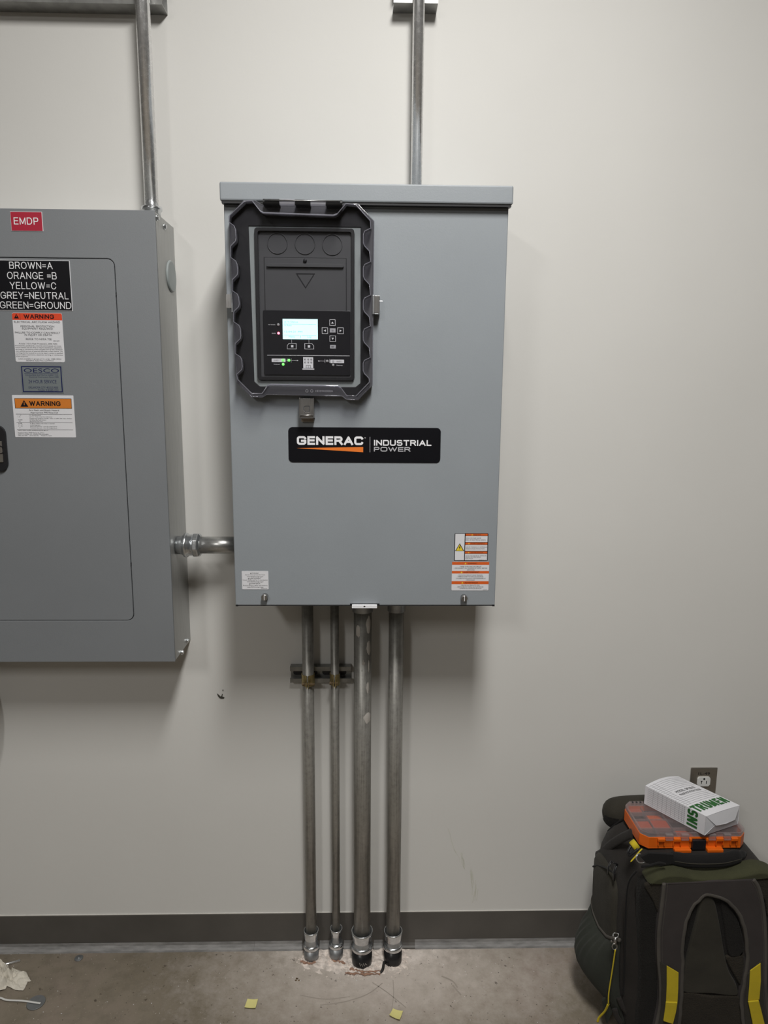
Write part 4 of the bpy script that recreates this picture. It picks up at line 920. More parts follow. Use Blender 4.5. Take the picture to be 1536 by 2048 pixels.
# ------------------------------------------------------------------ backpack
bag = thing('tool_backpack', 'dark olive backpack with yellow strap tabs standing on the floor against the wall', 'backpack', (.745, -.2, 0))
NS = 56
def section(z, x0, x1, y0, y1, n=4.5):
    out_ = []; cx, cy = (x0+x1)/2, (y0+y1)/2
    for k in range(NS):
        t = 2*math.pi*k/NS; c, s_ = math.cos(t), math.sin(t)
        out_.append(Vector((cx+(x1-x0)/2*math.copysign(abs(c)**(2/n), c), cy+(y1-y0)/2*math.copysign(abs(s_)**(2/n), s_), z)))
    return out_
def loft(name, secs, m_, parent, wob=0., ws=9., **k):
    v = []; f = []; n = len(secs[0])
    for s_ in secs:
        for p in s_:
            d = noise.noise(p*ws)*wob; c = Vector((sum(q.x for q in s_)/n, sum(q.y for q in s_)/n, p.z)); e = (p-c).normalized()
            v.append(p+e*d)
    for i in range(len(secs)-1):
        for q in range(n): f.append((i*n+q, i*n+(q+1) % n, (i+1)*n+(q+1) % n, (i+1)*n+q))
    f.append(tuple(range(n))[::-1]); f.append(tuple((len(secs)-1)*n+q for q in range(n)))
    return finish(name, v, f, m_, parent, smooth=True, **k)
PR = [(.000, .615, .880, -.315, -.11), (.006, .600, .893, -.328, -.09), (.03, .590, .902, -.334, -.075), (.09, .578, .915, -.336, -.062), (.15, .570, .922, -.336, -.06), (.22, .566, .926, -.336, -.058), (.29, .564, .928, -.335, -.06),
      (.335, .566, .924, -.334, -.062), (.37, .572, .918, -.333, -.066), (.400, .582, .908, -.331, -.072), (.422, .597, .893, -.328, -.080), (.438, .617, .873, -.320, -.092), (.4465, .645, .845, -.300, -.11), (.4485, .68, .81, -.26, -.15)]
bagbody = loft('body', [section(*a) for a in PR], 'fabd', bag, .006, 11)
# side seam piping and upper side panel
def onside(u, v, d): return W(u, v, d)
# olive top trim along the front lip
tt = [(1291, 1759), (1297, 1750), (1312, 1742), (1335, 1737), (1362, 1738), (1385, 1743), (1410, 1745), (1440, 1743), (1470, 1739), (1500, 1733), (1517, 1731), (1540, 1737), (1552, 1748), (1530, 1750), (1500, 1753), (1460, 1756), (1400, 1758), (1350, 1760), (1310, 1762)]
def pl(L_, d): return [(W(a, b, d).x, W(a, b, d).z) for a, b in L_]
def pillow(name, L_, d, thick, m_, parent, back=.012, inset=.006, kk=4, raw=False):
    """soft padded panel standing on a vertical plane: outline is smoothed, then rings move inwards while rising"""
    P_ = [Vector((x, z, 0)) for x, z in L_] if raw else smoothpts([Vector((x, z, 0)) for x, z in pl(L_, d)], kk, True); n = len(P_); c = sum(P_, Vector())/n
    v = []; f = []
    tan = [(P_[(i+1) % n]-P_[i-1]).normalized() for i in range(n)]
    ar = sum(P_[i].x*P_[(i+1) % n].y-P_[(i+1) % n].x*P_[i].y for i in range(n)); sg = 1 if ar > 0 else -1
    rings = [(0, -back), (0, 0), (inset*.25, thick*.6), (inset*.6, thick*.9), (inset, thick)]
    for o_, h_ in rings:
        for p, t in zip(P_, tan):
            q = p+Vector((-t.y, t.x, 0))*sg*o_; v.append((q.x, -d-h_, q.y))
    R_ = len(rings)
    for i in range(R_-1):
        for k in range(n): f.append((i*n+k, i*n+(k+1) % n, (i+1)*n+(k+1) % n, (i+1)*n+k))
    tr = tessellate_polygon([[Vector((v[(R_-1)*n+k][0], v[(R_-1)*n+k][2], 0)) for k in range(n)]])
    f += [tuple((R_-1)*n+i for i in t) for t in tr]
    o = finish(name, v, f, m_, parent); 
    for p in o.data.polygons: p.use_smooth = len(p.vertices) == 4
    return o
pillow('top_trim', tt, .330, .018, 'fabo', bag, .02, .007)
pillow('back_panel', [(1287, 1764), (1320, 1763), (1400, 1761), (1500, 1757), (1553, 1756), (1566, 1775), (1572, 1850), (1572, 1950), (1568, 2110), (1420, 2115), (1284, 2110), (1281, 1950), (1279, 1850), (1280, 1785)], .332, .008, 'meshf', bag, .02, .008)
pillow('mesh_pad', [(1290, 1768), (1335, 1766), (1337, 1785), (1325, 1815), (1318, 1830), (1305, 1800)], .341, .003, 'meshb', bag, .004, .003)
pillow('mesh_pad', [(1506, 1762), (1545, 1760), (1550, 1790), (1535, 1830), (1528, 1800)], .341, .003, 'meshb', bag, .004, .003)
pillow('centre_pad', [(1402, 1795), (1425, 1795), (1437, 1840), (1447, 1900), (1457, 1940), (1472, 1968), (1470, 1988), (1420, 1984), (1362, 1980), (1364, 1950), (1376, 1895), (1390, 1840)], .341, .006, 'fab', bag, .006, .004)
pillow('lower_mesh_pad', [(1362, 1984), (1420, 1988), (1482, 1993), (1486, 2060), (1480, 2110), (1366, 2110), (1360, 2060)], .341, .006, 'meshb', bag, .006, .005)
pillow('side_wing', [(1441, 1800), (1470, 1830), (1484, 1870), (1486, 1905), (1470, 1912), (1455, 1905), (1447, 1850)], .341, .0035, 'meshf', bag, .004, .003)
pillow('side_wing', [(1450, 1912), (1470, 1912), (1486, 1900), (1488, 1955), (1482, 1972), (1465, 1945)], .341, .0035, 'meshb', bag, .004, .003)
# shoulder yoke with two straps in one sheet
yo_l = [(1323, 1763), (1321, 1785), (1317, 1820), (1313, 1855), (1312, 1890), (1313, 1925), (1316, 1960), (1316, 1995), (1314, 2015), (1309, 2040), (1303, 2070), (1300, 2115)]
yi = [(1352, 2115), (1356, 2070), (1361, 2030), (1363, 2000), (1365, 1960), (1366, 1925), (1366, 1890), (1370, 1855), (1377, 1830), (1386, 1811), (1398, 1799), (1409, 1789), (1424, 1791), (1441, 1796), (1456, 1806), (1470, 1822), (1480, 1842), (1486, 1868), (1489, 1900), (1488, 1930), (1483, 1960), (1478, 1990), (1478, 2015), (1483, 2050), (1488, 2080), (1492, 2115)]
yo_r = [(1550, 2115), (1543, 2060), (1536, 2015), (1532, 1975), (1532, 1930), (1532, 1880), (1529, 1830), (1524, 1795), (1517, 1770), (1507, 1754)]
yd = .345
ypts = lambda L_: [(p.x, p.z) for p in [W(a, b, yd) for a, b in L_]]
Ls = [(p.x, p.y) for p in smoothpts([Vector((x, z, 0)) for x, z in ypts(yo_l)], 4)]; Li = [(p.x, p.y) for p in smoothpts([Vector((x, z, 0)) for x, z in ypts(yi)], 4)]; Lr = [(p.x, p.y) for p in smoothpts([Vector((x, z, 0)) for x, z in ypts(yo_r)], 4)]
yoke = pillow('shoulder_straps', Ls+Li+Lr, yd-.004, .010, 'suede', bag, .008, .004, raw=True)
def binding(L_, nm='strap_binding', r=.0042, d=yd+.0062, off=0.003, wav=0):
    n = len(L_); P_ = []
    for i, (x, z) in enumerate(L_):
        a = L_[max(i-1, 0)]; b = L_[min(i+1, n-1)]; t = Vector((b[0]-a[0], b[1]-a[1])).normalized(); nx, nz = -t.y*off, t.x*off
        w_ = wav*math.sin(i*1.3)*math.sin(i*.37)
        P_.append((x+nx+w_, -d+.001, z+nz))
    G().tube(P_, r, 8, flat=.55, nrm=(0, -1, 0)).make(nm, 'bind', yoke, smooth=True)
binding(Ls, off=.0035); binding(Li, off=.0035, wav=.0009); binding(Lr, off=.0035)
for dq, L_ in ((.0105, Ls), (.0095, Lr)):
    n = len(L_); P_ = []
    for i, (x, z) in enumerate(L_):
        a = L_[max(i-1, 0)]; b = L_[min(i+1, n-1)]; t = Vector((b[0]-a[0], b[1]-a[1])).normalized(); P_.append((x-t.y*dq, -yd-.0063, z+t.x*dq))
    G().tube(P_, .0006, 5).make('stitching', 'bind', yoke)
# olive underlay and yellow webbing of the lower straps
def strapplate(name, L_, d, th_, m_, par): return G().poly([pl(L_, d)], -d-th_, -d).make(name, m_, par, bevel=min(.0012, th_*.4))
strapplate('strap_underlay', [(1319, 1921), (1356, 1946), (1358, 2000), (1352, 2060), (1350, 2112), (1309, 2112), (1315, 2060), (1321, 2010), (1322, 1970)], yd+.006, .0022, 'fab', yoke)
strapplate('strap_underlay', [(1495, 1946), (1523, 1918), (1526, 1965), (1526, 2010), (1534, 2060), (1540, 2112), (1497, 2112), (1490, 2060), (1488, 2010)], yd+.006, .0022, 'fab', yoke)
strapplate('yellow_webbing', [(1333, 1930), (1356.5, 1944), (1356, 1975), (1354.5, 2004), (1331.5, 2004), (1333, 1970)], yd+.0083, .0022, 'yweb', yoke)
strapplate('yellow_webbing', [(1331, 2002), (1354, 2003), (1351, 2022), (1345, 2046), (1326, 2040), (1329, 2020)], yd+.0100, .0035, 'yweb', yoke)
strapplate('yellow_webbing', [(1499.5, 1940), (1520.5, 1925), (1521, 1960), (1518, 1998), (1495.5, 2000), (1498, 1970)], yd+.0083, .0022, 'yweb', yoke)
strapplate('yellow_webbing', [(1495, 2001), (1516.5, 1999), (1523, 2025), (1534, 2070), (1540, 2112), (1518, 2112), (1507, 2060), (1500, 2025)], yd+.0100, .0035, 'yweb', yoke)

def bodyx(y, z):
    x = float(np.interp(z, [r[0] for r in PR], [r[1] for r in PR])); e = min(.999, abs((y+.2)/.137)); return .745-(.745-x)*(1-e**4.5)**(1/4.5)
# left side: pleated pocket, panel, zips
def sidept(u, v, d, push=0.): p = W(u, v, d); return Vector((p.x-push, p.y, p.z))
g = G(); NA, NB = 44, 26
za = [W(1237, 1867, .27).z, W(1222, 1860, .22).z, W(1206, 1842, .17).z, W(1194, 1812, .12).z, W(1187, 1782, .08).z]
def zt(a): t = a*4; i = min(int(t), 3); return za[i]+(za[i+1]-za[i])*(t-i)
for j in range(NB+1):
    b = j/NB
    for i in range(NA+1):
        a = i/NA; ztop = zt(a); zb_ = .045+.02*a; z = ztop+(zb_-ztop)*b
        yy = -.29+a*.20
        prof_ = (.06+.94*math.sin(math.pi*min(1, b*.80))**.9)*(1-b**4)
        bul = .070*math.sin(math.pi*a)**.7*prof_
        pleat = .0034*math.sin(a*58+2*b)*min(1, b*5)*max(0, 1-b*1.5)*math.sin(math.pi*a)
        x = bodyx(yy, z)-.004-bul+pleat
        g.v.append((x, yy+.004*math.sin(b*5), z))
for j in range(NB):
    for i in range(NA): k = j*(NA+1)+i; g.f.append((k, k+1, k+NA+2, k+NA+1))
pocket = g.make('side_pocket', 'fabg', bag, smooth=True)
md = pocket.modifiers.new('thickness', 'SOLIDIFY'); md.thickness = .003; md.offset = -1
top = [Vector(g.v[i]) for i in range(NA+1)]
G().tube([p+Vector((-.0012, 0, .0008)) for p in top], .0045, 8).make('pocket_binding', 'bind', pocket, smooth=True)
def sidepanel(name, L_, dep0, dep1, thick, m_, x_at=None, par=bag):
    """panel lying on the left side face; L_ in (y, z)"""
    P_ = smoothpts([Vector((y, z, 0)) for y, z in L_], 4, True); n = len(P_); v = []; f = []
    c = sum(P_, Vector())/n
    def xb(y, z):
        zz = [r[0] for r in PR]; xx = [r[1] for r in PR]
        x = float(np.interp(z, zz, xx)); yc_ = -.2; hy = .135; e = min(.999, abs((y-yc_)/hy)); hx = (.745-x)
        return .745-hx*(1-e**4.5)**(1/4.5)
    for sc_, h_ in ((1, -.003), (1, thick*.3), (.95, thick*.8), (.88, thick), (.5, thick*1.1)):
        for p in P_:
            q = c+(p-c)*sc_; v.append((xb(q.x, q.y)-h_, q.x, q.y))
    for i in range(4):
        for k in range(n): f.append((i*n+k, i*n+(k+1) % n, (i+1)*n+(k+1) % n, (i+1)*n+k))
    v.append((xb(c.x, c.y)-thick*1.1, c.x, c.y)); f += [(4*n+k, 4*n+(k+1) % n, 5*n) for k in range(n)]
    return finish(name, v, f, m_, par, smooth=True)
up_ = sidepanel('upper_side_panel', [(-.265, .20), (-.262, .30), (-.245, .352), (-.20, .372), (-.13, .362), (-.095, .33), (-.09, .25), (-.10, .18), (-.18, .15)], 0, 0, .010, 'fab')
# zip line and pullers
zl = [sidept(1191, 1733, .12, .006), sidept(1204, 1731, .15, .008), sidept(1220, 1737, .20, .008), sidept(1236, 1748, .25, .006)]
G().tube(smoothpts(zl, 6), .0022, 6).make('zipper', 'blackfab', bag, smooth=True)
for (u0, v0, u1, v1, r_) in ((1233, 1722, 1226, 1747, .0032), (1244, 1727, 1238, 1760, .0045), (1233, 1722, 1246, 1729, .003)):
    G().tube([sidept(u0, v0, .24, .012), sidept((u0+u1)/2, (v0+v1)/2, .245, .015), sidept(u1, v1, .245, .012)], r_, 8, flat=.5, nrm=(1, 0, 0)).make('zipper_pull', 'black', bag, smooth=True)
# gusset seam along the front edge
sm = [sidept(1275, 1742, .325, .002), sidept(1262, 1760, .318, .003), sidept(1256, 1790, .312, .003), sidept(1253, 1850, .306, .003), sidept(1252, 1910, .302, .003), sidept(1250, 1960, .298, .003), sidept(1248, 1990, .296, .003)]
G().tube(smoothpts(sm, 6), .0020, 8).make('seam_piping', 'blackfab', bag, smooth=True)
# folds of loose cloth low on the side
g = G()
for (u0, v0, u1, v1, r_) in ((1236, 1995, 1256, 2030, .006), (1228, 2018, 1240, 2046, .006), (1256, 1870, 1262, 1940, .005), (1262, 1960, 1268, 2035, .006)):
    g = G().tube(smoothpts([sidept(u0, v0, .29, -.002), sidept((u0+u1)/2+1, (v0+v1)/2, .295, .002), sidept(u1, v1, .30, -.002)], 5), r_, 10); g.make('cloth_fold', 'fabd', bag, smooth=True)
# rolled top pocket behind the organiser
secs = []
for k in range(25):
    t = .5-.5*math.cos(math.pi*k/24); x = .590+.29*t; r_ = .040*(1-(abs(t-.5)*2)**7)**.45+.002; cz, cyy = .436, -.075
    secs.append([Vector((x, cyy+math.cos(2*math.pi*q/28)*r_*.8, cz+math.sin(2*math.pi*q/28)*r_*1.02)) for q in range(28)])
loft('top_pocket', secs, 'fab', bag, .004, 20)
g = G()
for k in range(9):
    t = .004+.10*k/8; x = .590+.29*t; r_ = .040*(1-(abs(t-.5)*2)**7)**.45+.0032
    g.v += [(x-.0008, -.075+math.cos(an)*r_*.8, .436+math.sin(an)*r_*1.02) for an in [math.radians(176+11*q) for q in range(12)]]
g.f = [(k*12+q, k*12+q+1, k*12+q+13, k*12+q+12) for k in range(8) for q in range(11)]
g.make('end_mesh', 'meshf', bag, smooth=True)
G().tube([sidept(1216, 1662, .10), sidept(1226, 1652, .105), sidept(1238, 1643, .11), sidept(1250, 1636, .115)], .0022, 6).make('zipper', 'blackfab', bag)
# compression strap over the shoulder
st = smoothpts([sidept(1194, 1712, .09, .002), sidept(1206, 1706, .12, .003), sidept(1222, 1690, .16, .001), sidept(1240, 1676, .20, -.004), sidept(1256, 1667, .23, -.008)], 5)
G().tube(st, .011, 10, flat=.25, nrm=(-.5, -.5, .6)).make('compression_strap', 'fabd', bag, smooth=True)
# webbing tab, buckle, cord, D-ring
def wp(u, v, d): return W(u, v, d)
a, b = wp(1263, 1684, .262), wp(1276, 1697, .275)
G().tube([wp(1263, 1682, .27), wp(1268, 1688, .278), wp(1275, 1698, .284)], .0072, 10, flat=.30, nrm=(-.3, -.7, .6)).make('yellow_tab', 'yweb', bag, smooth=True)
G().tube(smoothpts([wp(1262, 1692, .278), wp(1256, 1703, .283), wp(1258, 1711, .286), wp(1268, 1704, .288), wp(1276, 1698, .288)], 4), .0028, 8).make('buckle', 'black', bag, smooth=True)
G().tube([wp(1260, 1700, .28), wp(1264, 1705, .283)], .007, 8, flat=.4, nrm=(0, -1, .5)).make('buckle', 'black', bag)
G().tube(smoothpts([wp(1284, 1698, .30), wp(1279, 1703, .305), wp(1270, 1714, .31), wp(1261, 1724, .312)], 4), [.0015]*12+[.0008], 7).make('yellow_cord', 'yweb', bag, smooth=True)
dr = [wp(1281, 1708.5, .325), wp(1276, 1709, .33), wp(1273, 1714, .333), wp(1274, 1720, .334), wp(1279, 1725, .334), wp(1285, 1726, .333), wp(1288.5, 1725, .332)]
G().tube(smoothpts(dr, 5), .0017, 8).make('d_ring', 'zinc', bag, smooth=True)
strapplate('webbing_tab', [(1279, 1711), (1296, 1703), (1345, 1706), (1345, 1724), (1320, 1729), (1291, 1723)], .318, .006, 'blackfab', bag)
G().tube(smoothpts([wp(1282, 1733, .335), wp(1300, 1731, .338), wp(1318, 1726, .338), wp(1330, 1728, .336)], 5), .0026, 8).make('zipper', 'blackfab', bag, smooth=True)
# carry handle
hs = smoothpts([wp(1316, 1718, .296), wp(1345, 1717, .312), wp(1375, 1721, .318), (wp(1410, 1722, .320)), wp(1445, 1720, .318), wp(1474, 1713, .308), wp(1490, 1708, .29)], 5)
G().tube(hs, [.004]*2+[.010]*3+[.0145]*21+[.010]*3+[.006]*(len(hs)-29), 12, flat=.72, nrm=(0, -1, .3)).make('carry_handle', 'blackfab', bag, smooth=True)
G().tube([p+Vector((0, -.0105, .0005)) for p in hs[5:27]], .0012, 6).make('stitching', 'fab', bag)
# clasp on the side pocket and its yellow cord
cl = G(); pts_ = [sidept(1236, 1866, .29, .008), sidept(1235, 1871, .295, .010), sidept(1239, 1876, .296, .010), sidept(1244, 1873, .296, .009), sidept(1244, 1868, .295, .008)]
cl.tube(smoothpts(pts_, 4, True), .0011, 6, closed=True).make('clasp_ring', 'zinc', bag, smooth=True)
G().tube([sidept(1239, 1875, .297, .009), sidept(1238.5, 1883, .298, .009), sidept(1237.5, 1889, .298, .009)], [.0022, .0034, .0042], 8, flat=.5, nrm=(-.4, -.9, 0)).make('snap_hook', 'steel', bag, smooth=True)
cr = [sidept(1237.5+5*math.cos(t), 1893+6*math.sin(t), .299, .009) for t in [2*math.pi*k/14 for k in range(14)]]
G().tube(cr, .0012, 6, closed=True).make('snap_hook', 'steel', bag, smooth=True)
G().lathe(sidept(1231, 1882, .298, .009), (0, -1, 0), [(0, .0022), (.002, .0018)], 10).make('snap_hook', 'steel', bag)
G().tube(smoothpts([sidept(1239.5, 1899, .30, .010), sidept(1236, 1935, .30, .012), sidept(1230, 1985, .298, .014), sidept(1229, 2008, .296, .014)], 6), .0015, 7).make('yellow_cord', 'yweb', bag, smooth=True)
G().tube(smoothpts([sidept(1229, 2008, .296, .014), sidept(1224, 2022, .29, .016), sidept(1214, 2035, .285, .018), sidept(1211, 2044, .285, .018)], 4), .003, 7, flat=.4, nrm=(0, -1, 0)).make('yellow_webbing', 'yweb', bag, smooth=True)
strapplate('lower_side_flap', [(1203, 1998), (1215, 1985), (1230, 2004), (1222, 2024), (1212, 2044), (1206, 2020)], .262, .006, 'fabg', bag)

# ------------------------------------------------------------------ organiser case on the backpack
ox0, ox1, oy0, oy1, oz0, oz1 = .6225, .8650, -.2370, -.1120, .4515, .4920
case = thing('organizer_case', 'orange parts organizer with a frosted clear lid on the backpack', 'organizer', ((ox0+ox1)/2, (oy0+oy1)/2, oz0))
def octo(i, c=.016): return [(ox0+c, oy0+i), (ox1-c, oy0+i), (ox1-i, oy0+c), (ox1-i, oy1-c), (ox1-c, oy1-i), (ox0+c, oy1-i), (ox0+i, oy1-c), (ox0+i, oy0+c)]
def prism(g, outer, z0, z1, inner=None):
    loops = [outer]+([inner] if inner else [])
    t = G().poly(loops, 0, 1)  # map (x,z)->(x,y), y->z
    g.add([(x, z, z1 if y == 0 else z0) for x, y, z in t.v], [f_[::-1] for f_ in t.f]); return g
prism(G(), octo(0), oz0, oz0+.004).make('tray_floor', 'orangebox', case, bevel=.001)
prism(G(), octo(0), oz0+.0035, oz1-.0125, octo(.0035)).make('tray_wall', 'orangebox', case, bevel=.0008)
prism(G(), octo(.0008), oz1-.0124, oz1-.0025, octo(.0045)).make('lid_rim', 'lidedge', case, bevel=.0006)
prism(G(), octo(.0015), oz1-.0024, oz1).make('lid', 'lid', case, bevel=.0006)
rs = random.Random(5); cx_ = [0, .16, .34, .52, .68, .84, 1]; 
xs_ = [ox0+.006+(ox1-ox0-.012)*q for q in cx_]; ys_ = [oy0+.006, oy0+.036, oy0+.070, oy0+.098, oy1-.006]
for i in range(6):
    for j in range(4):
        m_ = ['redbox', 'orangebox', 'redbox', 'dark', 'redbox', 'orangebox', 'redbox', 'bezel2'][rs.randrange(8)] if not (i == 0 and j in (0, 2)) else 'bezel2'
        hh = rs.uniform(.012, .022) if m_ not in ('dark', 'bezel2') else .014
        G().box(xs_[i]+.0015, xs_[i+1]-.0015, ys_[j]+.0015, ys_[j+1]-.0015, oz0+.004, oz0+.004+hh).make('bin', m_, case, bevel=.002)
for i in range(1, 6): G().box(xs_[i]-.0006, xs_[i]+.0006, ys_[0], ys_[4], oz0+.004, oz1-.013).make('divider', 'lidedge', case)
for j in range(1, 4): G().box(xs_[0], xs_[6], ys_[j]-.0006, ys_[j]+.0006, oz0+.004, oz1-.013).make('divider', 'lidedge', case)
g = G()
for k in range(8):
    x = ox0+.022+k*.0095; g.add([(x-.003, oy1-.010, oz1+.0002), (x+.003, oy1-.010, oz1+.0002), (x+.001, oy1-.004, oz1+.0002), (x-.001, oy1-.004, oz1+.0002)], [(0, 1, 2, 3)])
g.make('moulded_marks', 'bezel2', case)['kind'] = 'stuff'
def cx2(px): return W(px, 1680, -oy0).x
for a_, b_ in ((1314, 1329), (1346, 1360), (1377, 1382), (1410, 1415), (1431, 1445), (1461, 1474)): G().box(cx2(a_), cx2(b_), oy0-.0065, oy0+.001, oz1-.020, oz1-.0125).make('hinge_lug', 'orangebox', case, bevel=.0015)
for a_, b_ in ((1330, 1345), (1361, 1376), (1416, 1430), (1446, 1460)): G().box(cx2(a_), cx2(b_), oy0-.0055, oy0+.002, oz1-.018, oz1-.0035).make('clear_tab', 'lidedge', case, bevel=.0012)
for a_ in (1316, 1328, 1346, 1360, 1431, 1445, 1460, 1472): G().box(cx2(a_)-.0008, cx2(a_)+.0008, oy0-.005, oy0, oz0+.010, oz1-.018).make('rib', 'orangebox', case)
for a_, b_ in ((1347, 1380), (1412, 1444)): G().box(cx2(a_), cx2(b_), oy0-.012, oy0+.002, oz0-.004, oz0+.0045).make('latch_foot', 'orangebox', case, bevel=.002)
G().box(cx2(1383), cx2(1410), oy0-.007, oy0+.001, oz0+.0005, oz0+.024).make('latch', 'black', case, bevel=.0015)

# ------------------------------------------------------------------ white carton on the organiser
zb0 = oz1+.0006
A0, D0, C0 = F(1288, 1607, zb0), F(1409, 1671, zb0), F(1476, 1648, zb0)
Ld = A0-D0; Wd = C0-D0; Lh = .047; Ll = Ld.length; Wl = Wd.length; ld = Ld/Ll; wd_ = Wd/Wl
carton = thing('instrument_carton', 'white carton with green lettering lying askew on the orange organizer', 'box', D0+(Ld+Wd)/2)
def bulge(s_, l): return .0075*math.sin(math.pi*min(1, max(0, s_)))*(.15+.85*(l/Ll)**1.5)
def cpt(s_, l, off=0.):     # s_ girth from the bottom of the left face, over the top
    if s_ <= Lh: return D0+ld*l+Vector((0, 0, s_))-wd_*off
    t = (s_-Lh)/Wl; return D0+ld*l+wd_*(s_-Lh)+Vector((0, 0, Lh+bulge(t, l)+off))
g = G(); nS, nL = 16, 12
sv = [0, Lh*.5, Lh]+[Lh+Wl*k/14 for k in range(1, 15)]
rows = []
for j in range(nL+1):
    l = Ll*j/nL; row = [cpt(q, l) for q in sv]+[D0+ld*l+wd_*Wl+Vector((0, 0, Lh*.5)), D0+ld*l+wd_*Wl]; rows.append(row)
nr = len(rows[0])
for r_ in rows: g.v += [tuple(p) for p in r_]
for j in range(nL):
    for i in range(nr): g.f.append((j*nr+i, j*nr+(i+1) % nr, (j+1)*nr+(i+1) % nr, (j+1)*nr+i))
g.f.append(tuple(range(nL*nr, nL*nr+nr)))
o = g.make('carton_sleeve', 'card', carton); md = o.modifiers.new('thick', 'SOLIDIFY'); md.thickness = .0006; md.offset = -1
e = lambda s_, z, dn=0.: D0+wd_*s_+Vector((0, 0, z))-ld*dn
def flap(nm, P_, m_='card'):
    g = G(); n = len(P_); B_ = [p+ld*.0007 for p in P_]; g.add(P_+B_, [tuple(range(n)), tuple(range(n, 2*n))[::-1]]+[(i, (i+1) % n, (i+1) % n+n, i+n) for i in range(n)]); return g.make(nm, m_, carton)
flap('inner_flap', [e(.001, .001, -.0025), e(Wl-.001, .001, -.0025), e(Wl-.001, Lh-.001, -.0025), e(.001, Lh-.001, -.0025)])
mL, mR = e(.025, .023, .005), e(Wl*.80, .022, .005); DT, DB, CT, CB = e(0, Lh-.0003), e(0, 0), e(Wl, Lh-.0003), e(Wl, 0)
flap('side_flap', [DT+ld*.0006, DB+ld*.0006, mL+ld*.0012]); flap('side_flap', [CB+ld*.0006, CT+ld*.0006, mR+ld*.0012])
flap('lower_flap', [DB, CB, mR+wd_*.001, mL+wd_*.0010])
flap('upper_flap', [DT, mL-ld*.0015-Vector((0, 0, .002)), e(Wl*.52, .0185, .0075), mR-ld*.0015-Vector((0, 0, .002)), CT])
gk = G()
def ln(s0, l0, s1, l1, w_, off=.0006, nseg=10):
    P_ = [(s0+(s1-s0)*k/nseg, l0+(l1-l0)*k/nseg) for k in range(nseg+1)]; strip(gk, lambda a, b: cpt(a, b, off), P_, w_)
for k in range(9): ln(.004+k*.0048, .048, .004+k*.0048, Ll-.008, .00045)
lq = .050
for wv in (.006, .0075, .010, .010, .011, .011, .012, .012, .012):
    ln(.002, lq, Lh-.0008, lq, .00045); lq += wv
for l in [.050+.0062*k for k in range(16)]:
    if l > Ll-.006: continue
    if .080 < l < .100: ln(Lh+.001, l, Lh+.020, l, .00045); continue
    ln(Lh+.001, l, Lh+Wl*.94, l, .00045)
ln(Lh+.008, .05, Lh+.008, Ll-.006, .0004); ln(Lh+.018, .05, Lh+.018, Ll-.006, .0004)
gk.make('printed_grid', 'line', carton)
gk = G(); mp = lambda a, b: cpt(a, b, .0007)
stxt = lambda s, c, y, h, w: text(gk, mp, s, c, y, h, w, .0, up=1)
stxt('MODEL: SM R8 02', Lh+.058, .0955, .0075, .060); stxt('PHASE ROTATION TESTER', Lh+.060, .084, .0065, .066)
gk.make('lettering', 'ink', carton)
gk = G()
for ch, c, w_ in (('I', .0085, .0062), ('N', .0225, .0150), ('S', .0395, .0145), ('T', .0550, .0135), ('R', .0710, .0145), ('U', .0885, .0145), ('M', .1060, .0170), ('E', .1240, .0125), ('N', .1410, .0150)):
    stext(gk, lambda a, b: cpt(a, b, .0008), ch, c, .0305, .025, w_ if ch != 'I' else .0060, .22, .34, 0, up=1, dense=5)
gk.make('lettering', 'green', carton)

# ------------------------------------------------------------------ things on the floor
def note(label, L_, curl):
    P_ = [F(a, b, .001) for a, b in L_]; g = G(); n = 7
    for k in (0, 1):
        for j in range(n):
            for i in range(n):
                a, b = i/(n-1), j/(n-1); p = (P_[0]*(1-a)+P_[1]*a)*(1-b)+(P_[3]*(1-a)+P_[2]*a)*b
                g.v.append((p.x, p.y, .0012+curl*(a-.5)**2+curl*.6*b*b-k*.0003))
    for k in (0, 1):
        for j in range(n-1):
            for i in range(n-1): q = k*n*n+j*n+i; f_ = (q, q+1, q+n+1, q+n); g.f.append(f_ if k == 0 else f_[::-1])
    tag(g.make('sticky_note', 'note', smooth=True), label, 'note', 'yellow notes on the floor')
note('pale yellow square of paper on the floor, left of the conduits', [(495, 1998.5), (516, 1999), (511, 2019.5), (489, 2018)], .006)
note('pale yellow square of paper on the floor, in front of the rightmost conduit', [(786, 2018), (806, 2023), (799.5, 2044), (778.5, 2034.5)], .008)
p = F(72, 2005, .002); g = G().lathe((p.x, p.y, .0002), (0, 0, 1), [(0, .0205), (.0018, .0212), (.0026, .0205)], 32); o = g.make('knockout_slug', 'slug'); shade_auto(o)
tag(o, 'round grey metal disc on the floor under the cable tie', 'metal disc')
p = F(157.5, 1916, .001); o = G().lathe((p.x, p.y, .0002), (0, 0, 1), [(0, .0105), (.0012, .0105), (.0016, .0095), (.0016, .003), (.004, .0018)], 24).make('small_washer', 'slug'); shade_auto(o)
tag(o, 'small dark washer on the floor beside the baseboard', 'washer')
P_ = [F(-30, 1990, .004), F(0, 1995.5, .004), F(14, 2000, .0045), F(45, 2001.5, .0045), F(66, 2004.5, .0048), F(81, 2006.5, .0048)]
tag(G().tube(smoothpts(P_, 4), .0024, 6, flat=.45, nrm=(0, 0, 1)).make('cable_tie', 'tie'), 'white cable tie lying across the grey disc', 'cable tie')
a, b = F(-20, 1937, .003), F(40.5, 1921, .003)
o = G().lathe((a.x, a.y, .0032), Vector((b.x-a.x, b.y-a.y, 0)), [(0, .0028), ((b-a).length, .0028)], 12).make('steel_rod', 'emt', smooth=True); tag(o, 'thin steel rod on the floor behind the crumpled paper', 'rod')
